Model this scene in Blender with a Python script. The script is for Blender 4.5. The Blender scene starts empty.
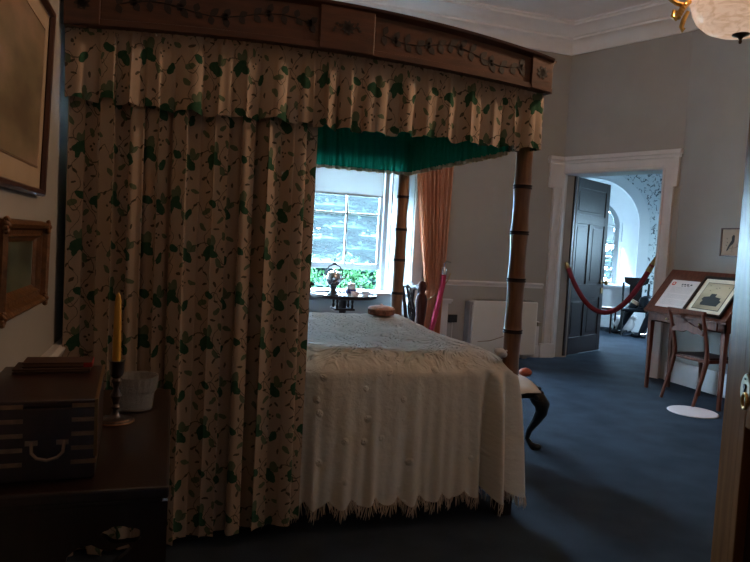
import bpy, bmesh, math, random
from math import sin, cos, pi, radians, sqrt, atan2, floor
from mathutils import Vector, Matrix, Euler
random.seed(7)
C = bpy.context.scene.collection
sc = bpy.context.scene

# ------------------------------------------------------------------ materials
def new_mat(name):
    m = bpy.data.materials.new(name); m.use_nodes = True
    nt = m.node_tree
    return m, nt, nt.nodes['Principled BSDF'], nt.nodes['Material Output']
def lin(c):
    return tuple(((v/255)/12.92 if v/255 <= .04045 else (((v/255)+.055)/1.055)**2.4) for v in c)
def mat(name, col, rough=.6, metal=0, var=.12, vscale=6, bump=.0, bscale=40, spec=.5, coat=0, stretch=None, sheen=0):
    m, nt, b, out = new_mat(name)
    N = nt.nodes.new; L = nt.links.new
    tc = N('ShaderNodeTexCoord')
    src = tc.outputs['Object']
    if stretch:
        mp = N('ShaderNodeMapping'); mp.inputs['Scale'].default_value = stretch
        L(src, mp.inputs['Vector']); src = mp.outputs['Vector']
    nz = N('ShaderNodeTexNoise'); nz.inputs['Scale'].default_value = vscale; nz.inputs['Detail'].default_value = 5
    L(src, nz.inputs['Vector'])
    cr = N('ShaderNodeValToRGB')
    c0 = tuple(max(0, v*(1-var)) for v in col); c1 = tuple(min(1, v*(1+var)) for v in col)
    cr.color_ramp.elements[0].color = (*c0, 1); cr.color_ramp.elements[1].color = (*c1, 1)
    cr.color_ramp.elements[0].position = .3; cr.color_ramp.elements[1].position = .7
    L(nz.outputs['Fac'], cr.inputs['Fac']); L(cr.outputs['Color'], b.inputs['Base Color'])
    b.inputs['Roughness'].default_value = rough; b.inputs['Metallic'].default_value = metal
    b.inputs['Specular IOR Level'].default_value = spec
    b.inputs['Coat Weight'].default_value = coat; b.inputs['Coat Roughness'].default_value = .15
    if sheen: b.inputs['Sheen Weight'].default_value = sheen
    if bump:
        n2 = N('ShaderNodeTexNoise'); n2.inputs['Scale'].default_value = bscale; n2.inputs['Detail'].default_value = 4
        L(src, n2.inputs['Vector'])
        bp = N('ShaderNodeBump'); bp.inputs['Strength'].default_value = bump; bp.inputs['Distance'].default_value = .01
        L(n2.outputs['Fac'], bp.inputs['Height']); L(bp.outputs['Normal'], b.inputs['Normal'])
    return m
def wood(name, col, rough=.4, coat=.12, stretch=(8, 8, .7), var=.35, spec=.5):
    return mat(name, col, rough=rough, var=var, vscale=5, bump=.08, bscale=30, coat=coat, stretch=stretch, spec=spec)

def leaf_group():
    g = bpy.data.node_groups.new('leaf_mask', 'ShaderNodeTree')
    I = g.interface
    for n, t in (('P', 'NodeSocketVector'), ('Centre', 'NodeSocketVector'), ('Angle', 'NodeSocketFloat'), ('Size', 'NodeSocketVector')):
        I.new_socket(n, in_out='INPUT', socket_type=t)
    I.new_socket('Dist', in_out='OUTPUT', socket_type='NodeSocketFloat')
    N = g.nodes.new; L = g.links.new
    gi = N('NodeGroupInput'); go = N('NodeGroupOutput')
    s = N('ShaderNodeVectorMath'); s.operation = 'SUBTRACT'; L(gi.outputs['P'], s.inputs[0]); L(gi.outputs['Centre'], s.inputs[1])
    r = N('ShaderNodeVectorRotate'); r.rotation_type = 'Z_AXIS'; L(s.outputs[0], r.inputs['Vector']); L(gi.outputs['Angle'], r.inputs['Angle'])
    d = N('ShaderNodeVectorMath'); d.operation = 'DIVIDE'; L(r.outputs[0], d.inputs[0]); L(gi.outputs['Size'], d.inputs[1])
    l = N('ShaderNodeVectorMath'); l.operation = 'LENGTH'; L(d.outputs[0], l.inputs[0])
    L(l.outputs['Value'], go.inputs['Dist'])
    return g
LG = leaf_group()

def floral(name, ground, greenA, greenB, vine, transl=.0):
    m, nt, b, out = new_mat(name)
    N = nt.nodes.new; L = nt.links.new
    def M(op, a, c=None, cl=False):
        n = N('ShaderNodeMath'); n.operation = op; n.use_clamp = cl
        for i, v in enumerate((a, c)):
            if v is None: continue
            if isinstance(v, (int, float)): n.inputs[i].default_value = v
            else: L(v, n.inputs[i])
        return n.outputs[0]
    uv = N('ShaderNodeUVMap'); uv.uv_map = 'UVMap'
    nz = N('ShaderNodeTexNoise'); nz.inputs['Scale'].default_value = 26; nz.inputs['Detail'].default_value = 3
    L(uv.outputs[0], nz.inputs['Vector'])
    sb = N('ShaderNodeVectorMath'); sb.operation = 'SUBTRACT'; L(nz.outputs['Color'], sb.inputs[0]); sb.inputs[1].default_value = (.5, .5, .5)
    scl = N('ShaderNodeVectorMath'); scl.operation = 'SCALE'; L(sb.outputs[0], scl.inputs[0]); scl.inputs['Scale'].default_value = .022
    ad = N('ShaderNodeVectorMath'); ad.operation = 'ADD'; L(uv.outputs[0], ad.inputs[0]); L(scl.outputs[0], ad.inputs[1])
    sp = N('ShaderNodeSeparateXYZ'); L(ad.outputs[0], sp.inputs[0])
    TU, TV = .26, .40
    u = M('DIVIDE', sp.outputs[0], TU); col = M('FLOOR', u)
    fu = M('MULTIPLY', M('FRACT', u), TU)
    v = M('ADD', M('DIVIDE', sp.outputs[1], TV), M('MULTIPLY', col, .5))
    fv = M('MULTIPLY', M('FRACT', v), TV)
    cb = N('ShaderNodeCombineXYZ'); L(fu, cb.inputs[0]); L(fv, cb.inputs[1])
    P = cb.outputs[0]
    def leaves(lst):
        acc = None
        for (x, y, a, l, w) in lst:
            g = N('ShaderNodeGroup'); g.node_tree = LG; L(P, g.inputs['P'])
            g.inputs['Centre'].default_value = (x, y, 0); g.inputs['Angle'].default_value = radians(-a); g.inputs['Size'].default_value = (l, w, 1)
            o = g.outputs[0]
            acc = o if acc is None else M('MINIMUM', acc, o)
        return M('LESS_THAN', acc, 1.0)
    def scaled(lst, k): return [(x, y, a_, l*k, w_*k) for x, y, a_, l, w_ in lst]
    big = leaves(scaled([(.075, .13, 30, .036, .021), (.10, .118, -25, .026, .016), (.062, .105, 70, .02, .012),
                  (.20, .30, -35, .034, .02), (.178, .318, 30, .025, .016),
                  (.085, .335, 160, .026, .015), (.205, .085, 60, .025, .014)], 1.12))
    mid = leaves(scaled([(.095, .172, 80, .026, .017), (.07, .168, 120, .018, .012), (.215, .345, 100, .023, .015), (.235, .335, 50, .016, .01),
                  (.03, .235, -50, .019, .009), (.135, .265, 40, .018, .008), (.155, .195, 100, .016, .008), (.235, .185, -20, .018, .009),
                  (.045, .30, 20, .02, .011), (.135, .075, 120, .019, .010)], 1.15))
    small = leaves(scaled([(.028, .045, 40, .014, .0055), (.05, .03, -40, .013, .005), (.13, .045, 70, .014, .0055), (.155, .065, 10, .013, .005),
                    (.118, .225, 0, .014, .0055), (.19, .23, 60, .013, .005), (.215, .24, -40, .012, .005),
                    (.05, .385, 20, .013, .005), (.12, .385, -60, .013, .005), (.15, .36, 50, .012, .005), (.235, .02, 90, .013, .005),
                    (.24, .125, 30, .012, .005), (.01, .15, 60, .012, .005), (.165, .015, -10, .013, .005), (.13, .31, -10, .011, .005),
                    (.02, .1, 0, .006, .006), (.035, .112, 0, .005, .005), (.15, .14, 0, .006, .006), (.165, .15, 0, .005, .005), (.158, .128, 0, .005, .005),
                    (.19, .17, 0, .005, .005), (.20, .185, 0, .005, .005), (.185, .19, 0, .005, .005)], 1.0))
    # curling vine lines
    def line(amp, kx, ph, y0, slope, w):
        s = M('MULTIPLY', M('SINE', M('ADD', M('MULTIPLY', fu, kx), ph)), amp)
        yy = M('SUBTRACT', M('SUBTRACT', fv, M('MULTIPLY', fu, slope)), M('ADD', s, y0))
        return M('LESS_THAN', M('ABSOLUTE', yy), w)
    k = 2*pi/TU
    v1 = line(.045, k, 0.6, .12, 0, .0028); v2 = line(.04, 2*k, 2.1, .31, 0, .0028)
    def vline(amp, ky, ph, x0, w):
        s = M('MULTIPLY', M('SINE', M('ADD', M('MULTIPLY', fv, ky), ph)), amp)
        return M('LESS_THAN', M('ABSOLUTE', M('SUBTRACT', fu, M('ADD', s, x0))), w)
    v3 = M('MAXIMUM', vline(.03, 2*pi/TV*2, .4, .15, .002), vline(.02, 2*pi/TV*3, 2.4, .06, .0018))
    vn = M('MAXIMUM', M('MAXIMUM', v1, v2), v3)
    def mix(f, a, bcol):
        n = N('ShaderNodeMix'); n.data_type = 'RGBA'; L(f, n.inputs['Factor'])
        if isinstance(a, tuple): n.inputs['A'].default_value = (*a, 1)
        else: L(a, n.inputs['A'])
        if isinstance(bcol, tuple): n.inputs['B'].default_value = (*bcol, 1)
        else: L(bcol, n.inputs['B'])
        return n.outputs['Result']
    n3 = N('ShaderNodeTexNoise'); n3.inputs['Scale'].default_value = 60; L(uv.outputs[0], n3.inputs['Vector'])
    gcol = mix(n3.outputs['Fac'], greenA, greenB)
    c = mix(M('MULTIPLY', vn, .75), ground, vine)
    c = mix(M('MULTIPLY', small, .9), c, vine)
    c = mix(M('MULTIPLY', mid, .8), c, greenB)
    c = mix(big, c, gcol)
    L(c, b.inputs['Base Color']); b.inputs['Roughness'].default_value = .85; b.inputs['Specular IOR Level'].default_value = .15
    if transl:
        t = N('ShaderNodeBsdfTranslucent'); L(c, t.inputs['Color'])
        ms = N('ShaderNodeMixShader'); ms.inputs[0].default_value = transl
        L(b.outputs[0], ms.inputs[1]); L(t.outputs[0], ms.inputs[2]); L(ms.outputs[0], out.inputs['Surface'])
    return m
def cloth(name, col, transl=.25, **k):
    m = mat(name, col, rough=.85, spec=.15, **k)
    nt = m.node_tree; N = nt.nodes.new; L = nt.links.new
    b = nt.nodes['Principled BSDF']; out = nt.nodes['Material Output']
    t = N('ShaderNodeBsdfTranslucent'); t.inputs['Color'].default_value = (*col, 1)
    ms = N('ShaderNodeMixShader'); ms.inputs[0].default_value = transl
    L(b.outputs[0], ms.inputs[1]); L(t.outputs[0], ms.inputs[2]); L(ms.outputs[0], out.inputs['Surface'])
    return m
def glass_mat(name, tint=(1, 1, 1), gloss=.06, rough=.02, haze=.0055):
    m, nt, b, out = new_mat(name); nt.nodes.remove(b)
    N = nt.nodes.new; L = nt.links.new
    t = N('ShaderNodeBsdfTransparent'); t.inputs['Color'].default_value = (*tint, 1)
    g = N('ShaderNodeBsdfGlossy'); g.inputs['Roughness'].default_value = rough
    nz = N('ShaderNodeTexNoise'); nz.inputs['Scale'].default_value = 3
    bp = N('ShaderNodeBump'); bp.inputs['Strength'].default_value = .05; L(nz.outputs['Fac'], bp.inputs['Height']); L(bp.outputs['Normal'], g.inputs['Normal'])
    ms = N('ShaderNodeMixShader'); ms.inputs[0].default_value = gloss
    L(t.outputs[0], ms.inputs[1]); L(g.outputs[0], ms.inputs[2])
    haze_veil = N('ShaderNodeBsdfTranslucent'); haze_veil.inputs['Color'].default_value = (.75, .95, 1, 1)  # pale veil mixed into the panes, paints outdoor haze over the trees
    m2 = N('ShaderNodeMixShader'); m2.inputs[0].default_value = haze
    L(ms.outputs[0], m2.inputs[1]); L(haze_veil.outputs[0], m2.inputs[2]); L(m2.outputs[0], out.inputs['Surface'])
    return m
def emis(name, col, s, base=None):
    m, nt, b, out = new_mat(name)
    nz = nt.nodes.new('ShaderNodeTexNoise'); nz.inputs['Scale'].default_value = 7; nz.inputs['Detail'].default_value = 4
    cr = nt.nodes.new('ShaderNodeValToRGB')
    cr.color_ramp.elements[0].color = (*[v*.75 for v in col], 1); cr.color_ramp.elements[1].color = (*col, 1)
    cr.color_ramp.elements[0].position = .35; cr.color_ramp.elements[1].position = .6
    nt.links.new(nz.outputs['Fac'], cr.inputs['Fac'])
    nt.links.new(cr.outputs['Color'], b.inputs['Emission Color'])
    b.inputs['Emission Strength'].default_value = s
    b.inputs['Base Color'].default_value = (*(base or col), 1); b.inputs['Roughness'].default_value = .25
    return m

def wall_mat(name, col):
    return mat(name, col, rough=.9, var=.04, vscale=2.5, bump=.06, bscale=120, spec=.2)
W_WALL = wall_mat('grey_wallpaint', (.345, .322, .292))
W_WHITE = mat('white_joinery', (.62, .58, .56), rough=.45, var=.04, spec=.4)
W_BRIGHT = mat('window_white_paint', (.42, .44, .45), rough=.45, var=.03, spec=.4)
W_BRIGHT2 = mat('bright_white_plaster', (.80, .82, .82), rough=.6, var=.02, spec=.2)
W_CEIL = mat('ceiling_plaster', (.88, .79, .72), rough=.9, var=.03, spec=.2)
def carpet_mat():
    m = mat('blue_carpet', (.033, .044, .060), rough=.95, var=.22, vscale=3.5, bump=.5, bscale=260, spec=.05)
    return m
W_CARPET = carpet_mat()
M_MAHOG = wood('red_mahogany', (.088, .026, .013), rough=.55, coat=0, spec=.2)
M_DARK = wood('dark_wood', (.020, .008, .007), rough=.5, coat=0, spec=.25)
M_CHEST = wood('dark_chest_wood', (.020, .006, .005), rough=.35, coat=.2)
M_TOP = wood('dark_table_wood', (.015, .006, .005), rough=.35, coat=.15)
M_BAMBOO = wood('bamboo_turned_wood', (.20, .088, .038), rough=.4, stretch=(12, 12, 1.2), var=.3)
M_CORN = wood('cornice_walnut', (.072, .024, .011), rough=.45, stretch=(1, 8, 8), coat=.1)
M_CORNPAINT = mat('dark_painted_garland', (.012, .005, .004), rough=.6)
M_BLACK = mat('black_lacquer', (.007, .006, .006), rough=.35, coat=.1, spec=.3)
M_LEATHER = mat('black_leather', (.006, .007, .010), rough=.3, spec=.25, bump=.2, bscale=60)
M_BRASS = mat('aged_brass', (.30, .20, .08), rough=.35, metal=.9, var=.3, vscale=30)
M_BRASSDULL = mat('dull_brass_strap', (.24, .15, .095), rough=.5, metal=.35, var=.4, vscale=30)
M_SILVER = mat('tarnished_silver', (.45, .45, .46), rough=.25, metal=.9)
M_IRON = mat('dark_metal', (.03, .028, .03), rough=.4, metal=.6)
M_GOLD = mat('gilt_brass', (.55, .33, .09), rough=.28, metal=.9, var=.25, vscale=25)
M_FLORAL = floral('floral_chintz', (.43, .325, .25), (.012, .060, .036), (.045, .110, .055), (.055, .052, .035), .0)
M_GREEN = cloth('green_lining', (.010, .23, .13), transl=.6, var=.12)
M_TRIM = cloth('cream_braid', (.5, .36, .22), transl=.3)
M_COVER = None
M_DRAPE = cloth('terracotta_drape', (.55, .235, .13), transl=.35, var=.08)
M_ROPE = mat('red_velvet_rope', (.16, .006, .016), rough=.8, bump=.5, bscale=90)
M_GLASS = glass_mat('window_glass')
M_PAPER = mat('cream_paper', (.62, .53, .46), rough=.8, var=.03)
M_WHITEPAPER = mat('white_paper', (.72, .70, .68), rough=.8, var=.03)
M_INK = mat('dark_ink', (.02, .02, .02), rough=.8)
M_REDINK = mat('red_ink', (.55, .04, .02), rough=.7)
M_BLIND = cloth('white_blind', (.62, .64, .63), transl=.19, var=.02)
M_PLASTIC = mat('cream_enamel', (.60, .56, .50), rough=.4, var=.02)
M_FRAME = wood('dark_frame_wood', (.050, .017, .009), rough=.3)
M_GILTFRAME = mat('old_gilt_frame', (.15, .065, .022), rough=.42, metal=.35, var=.4, vscale=30, bump=.3, bscale=60)

def cover_mat():
    m, nt, b, out = new_mat('embroidered_cotton')
    N = nt.nodes.new; L = nt.links.new
    uv = N('ShaderNodeUVMap'); uv.uv_map = 'UVMap'
    b.inputs['Base Color'].default_value = (.52, .46, .385, 1); b.inputs['Roughness'].default_value = .85; b.inputs['Specular IOR Level'].default_value = .15
    nz = N('ShaderNodeTexNoise'); nz.inputs['Scale'].default_value = 2.2; nz.inputs['Detail'].default_value = 4; L(uv.outputs[0], nz.inputs['Vector'])
    cr = N('ShaderNodeValToRGB'); cr.color_ramp.elements[0].color = (.70, .67, .62, 1); cr.color_ramp.elements[1].color = (.84, .81, .76, 1)
    L(nz.outputs['Fac'], cr.inputs['Fac']); L(cr.outputs['Color'], b.inputs['Base Color'])
    n1 = N('ShaderNodeTexNoise'); n1.inputs['Scale'].default_value = 5; n1.inputs['Detail'].default_value = 3; n1.inputs['Distortion'].default_value = 1.2; L(uv.outputs[0], n1.inputs['Vector'])
    w = N('ShaderNodeMath'); w.operation = 'MULTIPLY'; w.inputs[1].default_value = 22; L(n1.outputs['Fac'], w.inputs[0])
    s = N('ShaderNodeMath'); s.operation = 'SINE'; L(w.outputs[0], s.inputs[0])
    ab = N('ShaderNodeMath'); ab.operation = 'ABSOLUTE'; L(s.outputs[0], ab.inputs[0])
    pw = N('ShaderNodeMath'); pw.operation = 'POWER'; pw.inputs[1].default_value = 3.5; L(ab.outputs[0], pw.inputs[0])
    # attribute: 1 on the top, 0 on the skirt
    at = N('ShaderNodeAttribute'); at.attribute_name = 'topness'
    m1 = N('ShaderNodeMath'); m1.operation = 'MULTIPLY'; L(pw.outputs[0], m1.inputs[0]); L(at.outputs['Fac'], m1.inputs[1])
    vo = N('ShaderNodeTexVoronoi'); vo.inputs['Scale'].default_value = 9; vo.inputs['Randomness'].default_value = .55; L(uv.outputs[0], vo.inputs['Vector'])
    mr = N('ShaderNodeMapRange'); mr.inputs[1].default_value = .08; mr.inputs[2].default_value = .18; mr.inputs[3].default_value = .9; mr.inputs[4].default_value = 0
    L(vo.outputs['Distance'], mr.inputs[0])
    n2 = N('ShaderNodeTexNoise'); n2.inputs['Scale'].default_value = 90; L(uv.outputs[0], n2.inputs['Vector'])
    m2 = N('ShaderNodeMath'); m2.operation = 'MULTIPLY'; L(mr.outputs[0], m2.inputs[0]); L(n2.outputs['Fac'], m2.inputs[1])
    a2 = N('ShaderNodeMath'); a2.operation = 'ADD'; L(m1.outputs[0], a2.inputs[0]); L(m2.outputs[0], a2.inputs[1])
    n3 = N('ShaderNodeTexNoise'); n3.inputs['Scale'].default_value = 30; n3.inputs['Detail'].default_value = 6; L(uv.outputs[0], n3.inputs['Vector'])
    m3 = N('ShaderNodeMath'); m3.operation = 'MULTIPLY'; m3.inputs[1].default_value = .30; L(n3.outputs['Fac'], m3.inputs[0])
    a3 = N('ShaderNodeMath'); a3.operation = 'ADD'; L(a2.outputs[0], a3.inputs[0]); L(m3.outputs[0], a3.inputs[1])
    bp = N('ShaderNodeBump'); bp.inputs['Strength'].default_value = 1.0; bp.inputs['Distance'].default_value = .022
    L(a3.outputs[0], bp.inputs['Height']); L(bp.outputs['Normal'], b.inputs['Normal'])
    return m
M_COVER = cover_mat()

# ------------------------------------------------------------------ mesh helpers
def T(x=0, y=0, z=0, rz=0, rx=0, ry=0):
    return Matrix.Translation((x, y, z)) @ Euler((rx, ry, rz)).to_matrix().to_4x4()
def box(bm, x0, x1, y0, y1, z0, z1, M=None):
    P = [(x, y, z) for z in (z0, z1) for y in (y0, y1) for x in (x0, x1)]
    vs = [bm.verts.new(M @ Vector(p) if M else p) for p in P]
    for f in ((0, 2, 3, 1), (4, 5, 7, 6), (0, 1, 5, 4), (2, 6, 7, 3), (0, 4, 6, 2), (1, 3, 7, 5)):
        bm.faces.new([vs[i] for i in f])
    return vs
def prism(bm, pts, a0, a1, axis='z', M=None):
    def mk(p, a):
        if axis == 'z': v = Vector((p[0], p[1], a))
        elif axis == 'y': v = Vector((p[0], a, p[1]))
        else: v = Vector((a, p[0], p[1]))
        return M @ v if M else v
    A = [bm.verts.new(mk(p, a0)) for p in pts]; B = [bm.verts.new(mk(p, a1)) for p in pts]
    n = len(pts)
    for i in range(n): bm.faces.new((A[i], A[(i+1) % n], B[(i+1) % n], B[i]))
    f1 = bm.faces.new(A); f2 = bm.faces.new(B[::-1])
    if n > 4: bmesh.ops.triangulate(bm, faces=[f1, f2])
def lathe(bm, prof, c=(0, 0, 0), seg=24, M=None, cap=True):
    rings = []
    for r, z in prof:
        ring = []
        for i in range(seg):
            a = 2*pi*i/seg; v = Vector((c[0]+r*cos(a), c[1]+r*sin(a), c[2]+z))
            ring.append(bm.verts.new(M @ v if M else v))
        rings.append(ring)
    for a, b in zip(rings, rings[1:]):
        for i in range(seg): bm.faces.new((a[i], a[(i+1) % seg], b[(i+1) % seg], b[i]))
    if cap:
        bm.faces.new(rings[0][::-1]); bm.faces.new(rings[-1])
def tube(bm, pts, rad, seg=8, flat=1.0, M=None):
    pts = [Vector(p) for p in pts]; n = len(pts)
    if not hasattr(rad, '__len__'): rad = [rad]*n
    rings = []; prev = None
    for i in range(n):
        d = (pts[min(i+1, n-1)]-pts[max(i-1, 0)]).normalized()
        if prev is None:
            up = Vector((0, 0, 1)) if abs(d.z) < .9 else Vector((0, 1, 0))
            s = d.cross(up).normalized()
        else:
            s = (prev - d*prev.dot(d)).normalized()
        prev = s; t = s.cross(d)
        ring = []
        for k in range(seg):
            a = 2*pi*k/seg
            v = pts[i]+s*cos(a)*rad[i]+t*sin(a)*rad[i]*flat
            ring.append(bm.verts.new(M @ v if M else v))
        rings.append(ring)
    for a, b in zip(rings, rings[1:]):
        for k in range(seg): bm.faces.new((a[k], a[(k+1) % seg], b[(k+1) % seg], b[k]))
    bm.faces.new(rings[0][::-1]); bm.faces.new(rings[-1])
def ball(bm, c, r, s=(1, 1, 1), u=14, v=9, M=None):
    m = Matrix.Translation(c) @ Matrix.Diagonal((*s, 1))
    if M: m = M @ m
    top_, bot = bm.verts.new(m @ Vector((0, 0, r))), bm.verts.new(m @ Vector((0, 0, -r))); rings = []
    for j in range(1, v):
        p = pi*j/v; rings.append([bm.verts.new(m @ Vector((r*sin(p)*cos(2*pi*i/u), r*sin(p)*sin(2*pi*i/u), r*cos(p)))) for i in range(u)])
    for i in range(u):
        k = (i+1) % u; bm.faces.new((top_, rings[0][i], rings[0][k])); bm.faces.new((bot, rings[-1][k], rings[-1][i]))
        for a_, b_ in zip(rings, rings[1:]): bm.faces.new((a_[i], b_[i], b_[k], a_[k]))
def BM(): return bmesh.new()
def obj(name, bm, m, parent=None, smooth=True, bev=0, uvs=False, loc=None, recalc=True, ang=40):
    if recalc: bmesh.ops.recalc_face_normals(bm, faces=bm.faces[:])
    me = bpy.data.meshes.new(name); bm.to_mesh(me); bm.free()
    if smooth:
        for p in me.polygons: p.use_smooth = True
        me.set_sharp_from_angle(angle=radians(ang))
    o = bpy.data.objects.new(name, me); C.objects.link(o)
    for mm in (m if isinstance(m, (list, tuple)) else [m]): me.materials.append(mm)
    if parent: o.parent = parent
    if loc: o.location = loc
    if bev:
        b = o.modifiers.new('bevel', 'BEVEL'); b.width = bev; b.segments = 2; b.limit_method = 'ANGLE'; b.angle_limit = radians(50)
    return o
def tag(o, label, cat, group=None):
    o['label'] = label; o['category'] = cat
    if group: o['group'] = group
    return o
def thing(name, label, cat, loc=(0, 0, 0), rz=0, group=None):
    o = bpy.data.objects.new(name, None); C.objects.link(o); o.empty_display_size = .1
    o.location = loc; o.rotation_euler = (0, 0, rz); return tag(o, label, cat, group)
def struct(name, bm, m, parent=None, label=None, cat=None, **k):
    o = obj(name, bm, m, parent, **k)
    if not parent:
        o['kind'] = 'structure'
        if label: o['label'] = label
        if cat: o['category'] = cat
    return o
def dup(root, loc, rz, label, group=None, scale=None):
    r = root.copy(); C.objects.link(r); r.location = loc; r.rotation_euler = (0, 0, rz); r['label'] = label
    if group: r['group'] = group
    for ch in list(root.children):
        c = ch.copy(); C.objects.link(c); c.parent = r
        for g in ch.children:
            d = g.copy(); C.objects.link(d); d.parent = c
    return r

# ------------------------------------------------------------------ room shell
XL, YF, XR, YN = -.455, 7.5, 5.575, -.6
C1 = Vector((4.935, 7.5)); C2 = Vector((5.575, 6.08))
H = 4.30; TH = .32
nB = Vector((C2.y-C1.y, -(C2.x-C1.x))).normalized(); nB = -nB if nB.x < 0 else nB   # outward
dB = (C2-C1).normalized()
WZ0, WZ1 = .80, 3.35      # window opening
WINS = [(2.10, .78), (.25, .78)]   # centre x, half width of opening on the room face (splayed)
bm = BM(); box(bm, -1.2, 12.5, -2.6, 8.0, -.2, 0); box(bm, 3.6, 12.5, 8.0, 13.2, -.2, 0)
struct('floor', bm, W_CARPET, smooth=False, label='dark blue wall to wall carpet', cat='floor')
bm = BM(); box(bm, XL-TH, XR+TH, YN-TH, YF+.7, H, H+.2)
struct('ceiling', bm, W_CEIL, smooth=False, label='pale plaster ceiling of the bedroom', cat='ceiling')
bm = BM(); box(bm, XL-TH, XL, YN-TH, YF+.6, 0, H)
struct('wall_left', bm, W_WALL, smooth=False)
bm = BM()
# far wall with two window openings (splayed reveals built as part of the windows)
hw = .78
xs = [XL, WINS[1][0]-hw+.12, WINS[1][0]+hw-.12, WINS[0][0]-hw, WINS[0][0]+hw, C1.x+.25]
xs[1] = max(xs[1], XL+.02); 
box(bm, XL-.01, xs[1], YF, YF+.6, 0, H); box(bm, xs[2], xs[3], YF, YF+.6, 0, H); box(bm, xs[4], xs[5], YF, YF+.6, 0, H)
for a, b in ((xs[1], xs[2]), (xs[3], xs[4])):
    box(bm, a, b, YF, YF+.6, WZ1, H); box(bm, a, b, YF+.42, YF+.6, 0, WZ0-.04)
struct('wall_far', bm, W_WALL, smooth=False)
def Bp(s, o=0):     # point along the angled wall, o outward
    return C1 + dB*s + nB*o
S0, S1 = .02, 1.35; DH = 2.47; LB = (C2-C1).length
bm = BM()
def bbox(bm, s0, s1, o0, o1, z0, z1):
    pts = [Bp(s0, o0), Bp(s1, o0), Bp(s1, o1), Bp(s0, o1)]
    prism(bm, [(p.x, p.y) for p in pts], z0, z1)
bbox(bm, S1, LB+.15, 0, TH, 0, H); bbox(bm, -.1, S1, 0, TH, DH, H); bbox(bm, -.2, S0, .02, TH, 0, DH)
struct('wall_angled', bm, W_WALL, smooth=False)
bm = BM(); box(bm, XR, XR+TH, YN-TH, C2.y, 0, H)
struct('wall_right', bm, W_WALL, smooth=False)
bm = BM()
box(bm, XL, -.30, YN-TH, YN, 0, H); box(bm, .75, XR, YN-TH, YN, 0, H); box(bm, -.30, .75, YN-TH, YN, 2.5, H)
struct('wall_near', bm, W_WALL, smooth=False)
bm = BM()   # passage behind the camera
box(bm, -.9, -.8, -2.5, YN-TH, 0, 2.8); box(bm, 1.4, 1.5, -2.5, YN-TH, 0, 2.8); box(bm, -.9, 1.5, -2.6, -2.5, 0, 2.8); box(bm, -.9, 1.5, -2.6, YN-TH, 2.8, 2.9)
struct('wall_passage', bm, W_WALL, smooth=False)

# mouldings swept along the walls
def inset_path(pts, d, closed=False):
    out = []
    n = len(pts)
    for i in range(n):
        p = pts[i]
        dirs = []
        if i > 0: dirs.append((pts[i]-pts[i-1]).normalized())
        if i < n-1: dirs.append((pts[i+1]-pts[i]).normalized())
        ns = [Vector((v.y, -v.x)) for v in dirs]   # right-hand side = inside for clockwise path
        m = sum(ns, Vector((0, 0)))
        m.normalize(); k = 1/max(.3, m.dot(ns[0]))
        out.append(p+m*d*k)
    return out
def sweep(bm, pts, prof):
    cols = []
    paths = [(inset_path(pts, d), z) for d, z in prof]
    for i in range(len(pts)):
        cols.append([bm.verts.new((pa[i].x, pa[i].y, z)) for pa, z in paths])
    k = len(prof)
    for a, b in zip(cols, cols[1:]):
        for j in range(k): bm.faces.new((a[j], a[(j+1) % k], b[(j+1) % k], b[j]))
    bm.faces.new(cols[0]); bm.faces.new(cols[-1][::-1])
V2 = lambda x, y: Vector((x, y))
loop = [V2(XL, YN), V2(XL, YF), C1.copy(), C2.copy(), V2(XR, YN)]
bm = BM()
sweep(bm, loop, [(0, 4.03), (.035, 4.03), (.045, 4.055), (.09, 4.11), (.15, 4.15), (.20, 4.16), (.205, 4.185), (.235, 4.19), (.27, 4.215), (.34, 4.245), (.42, 4.255), (.43, 4.275), (.46, 4.28), (.46, 4.30), (0, 4.30)])
struct('trim_1', bm, mat('cornice_plaster', (.86, .80, .75), rough=.8, var=.03), label='white plaster ceiling cornice with two tiers', cat='cornice', ang=25)
RP = [(0, .93), (.02, .93), (.02, .955), (.035, .96), (.045, .985), (.03, .995), (.03, 1.0), (0, 1.0)]
def rail(name, pts, dz=0, prof=RP):
    bm = BM(); sweep(bm, pts, [(d, z+dz) for d, z in prof]); return struct(name, bm, W_WHITE, ang=30)
rail('trim_2', [V2(XL, YN), V2(XL, YF)], dz=-.085)
rail('trim_3', [V2(WINS[0][0]+hw+.1, YF), V2(4.73, YF)])
rail('trim_4', [V2(XR, C2.y-.02), V2(XR, YN)], dz=-.04)
BB = [(0, 0), (.035, 0), (.035, .13), (.022, .15), (.012, .17), (0, .175)]
rail('baseboard_left', [V2(XL, YN), V2(XL, YF)], prof=BB)
rail('baseboard_far', [V2(WINS[0][0]+hw+.1, YF), V2(4.73, YF)], prof=BB)
rail('baseboard_right', [V2(XR, C2.y-.02), V2(XR, YN)], prof=[(0, 0), (.035, 0), (.035, .2), (.022, .225), (.012, .24), (0, .245)])

# door case of the angled doorway (ears and hood)
bm = BM()
def casing_profile_box(s0, s1, z0, z1, o=-.03):
    bbox(bm, s0, s1, o, .0, z0, z1)
casing_profile_box(S1, S1+.13, 0, DH+.02); casing_profile_box(S1+.10, S1+.14, 0, DH+.0, -.045); casing_profile_box(S1, S1+.03, 0, DH, -.04)
casing_profile_box(S1+.13, S1+.185, 2.26, 2.60, -.045)
casing_profile_box(S0-.02, S1+.185, DH, 2.60, -.03)
casing_profile_box(-.03, S1+.195, 2.60, 2.64, -.05); casing_profile_box(-.03, S1+.21, 2.64, 2.69, -.075)
casing_profile_box(S0-.02, S1+.0, DH+.01, DH+.04, -.04)
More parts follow.
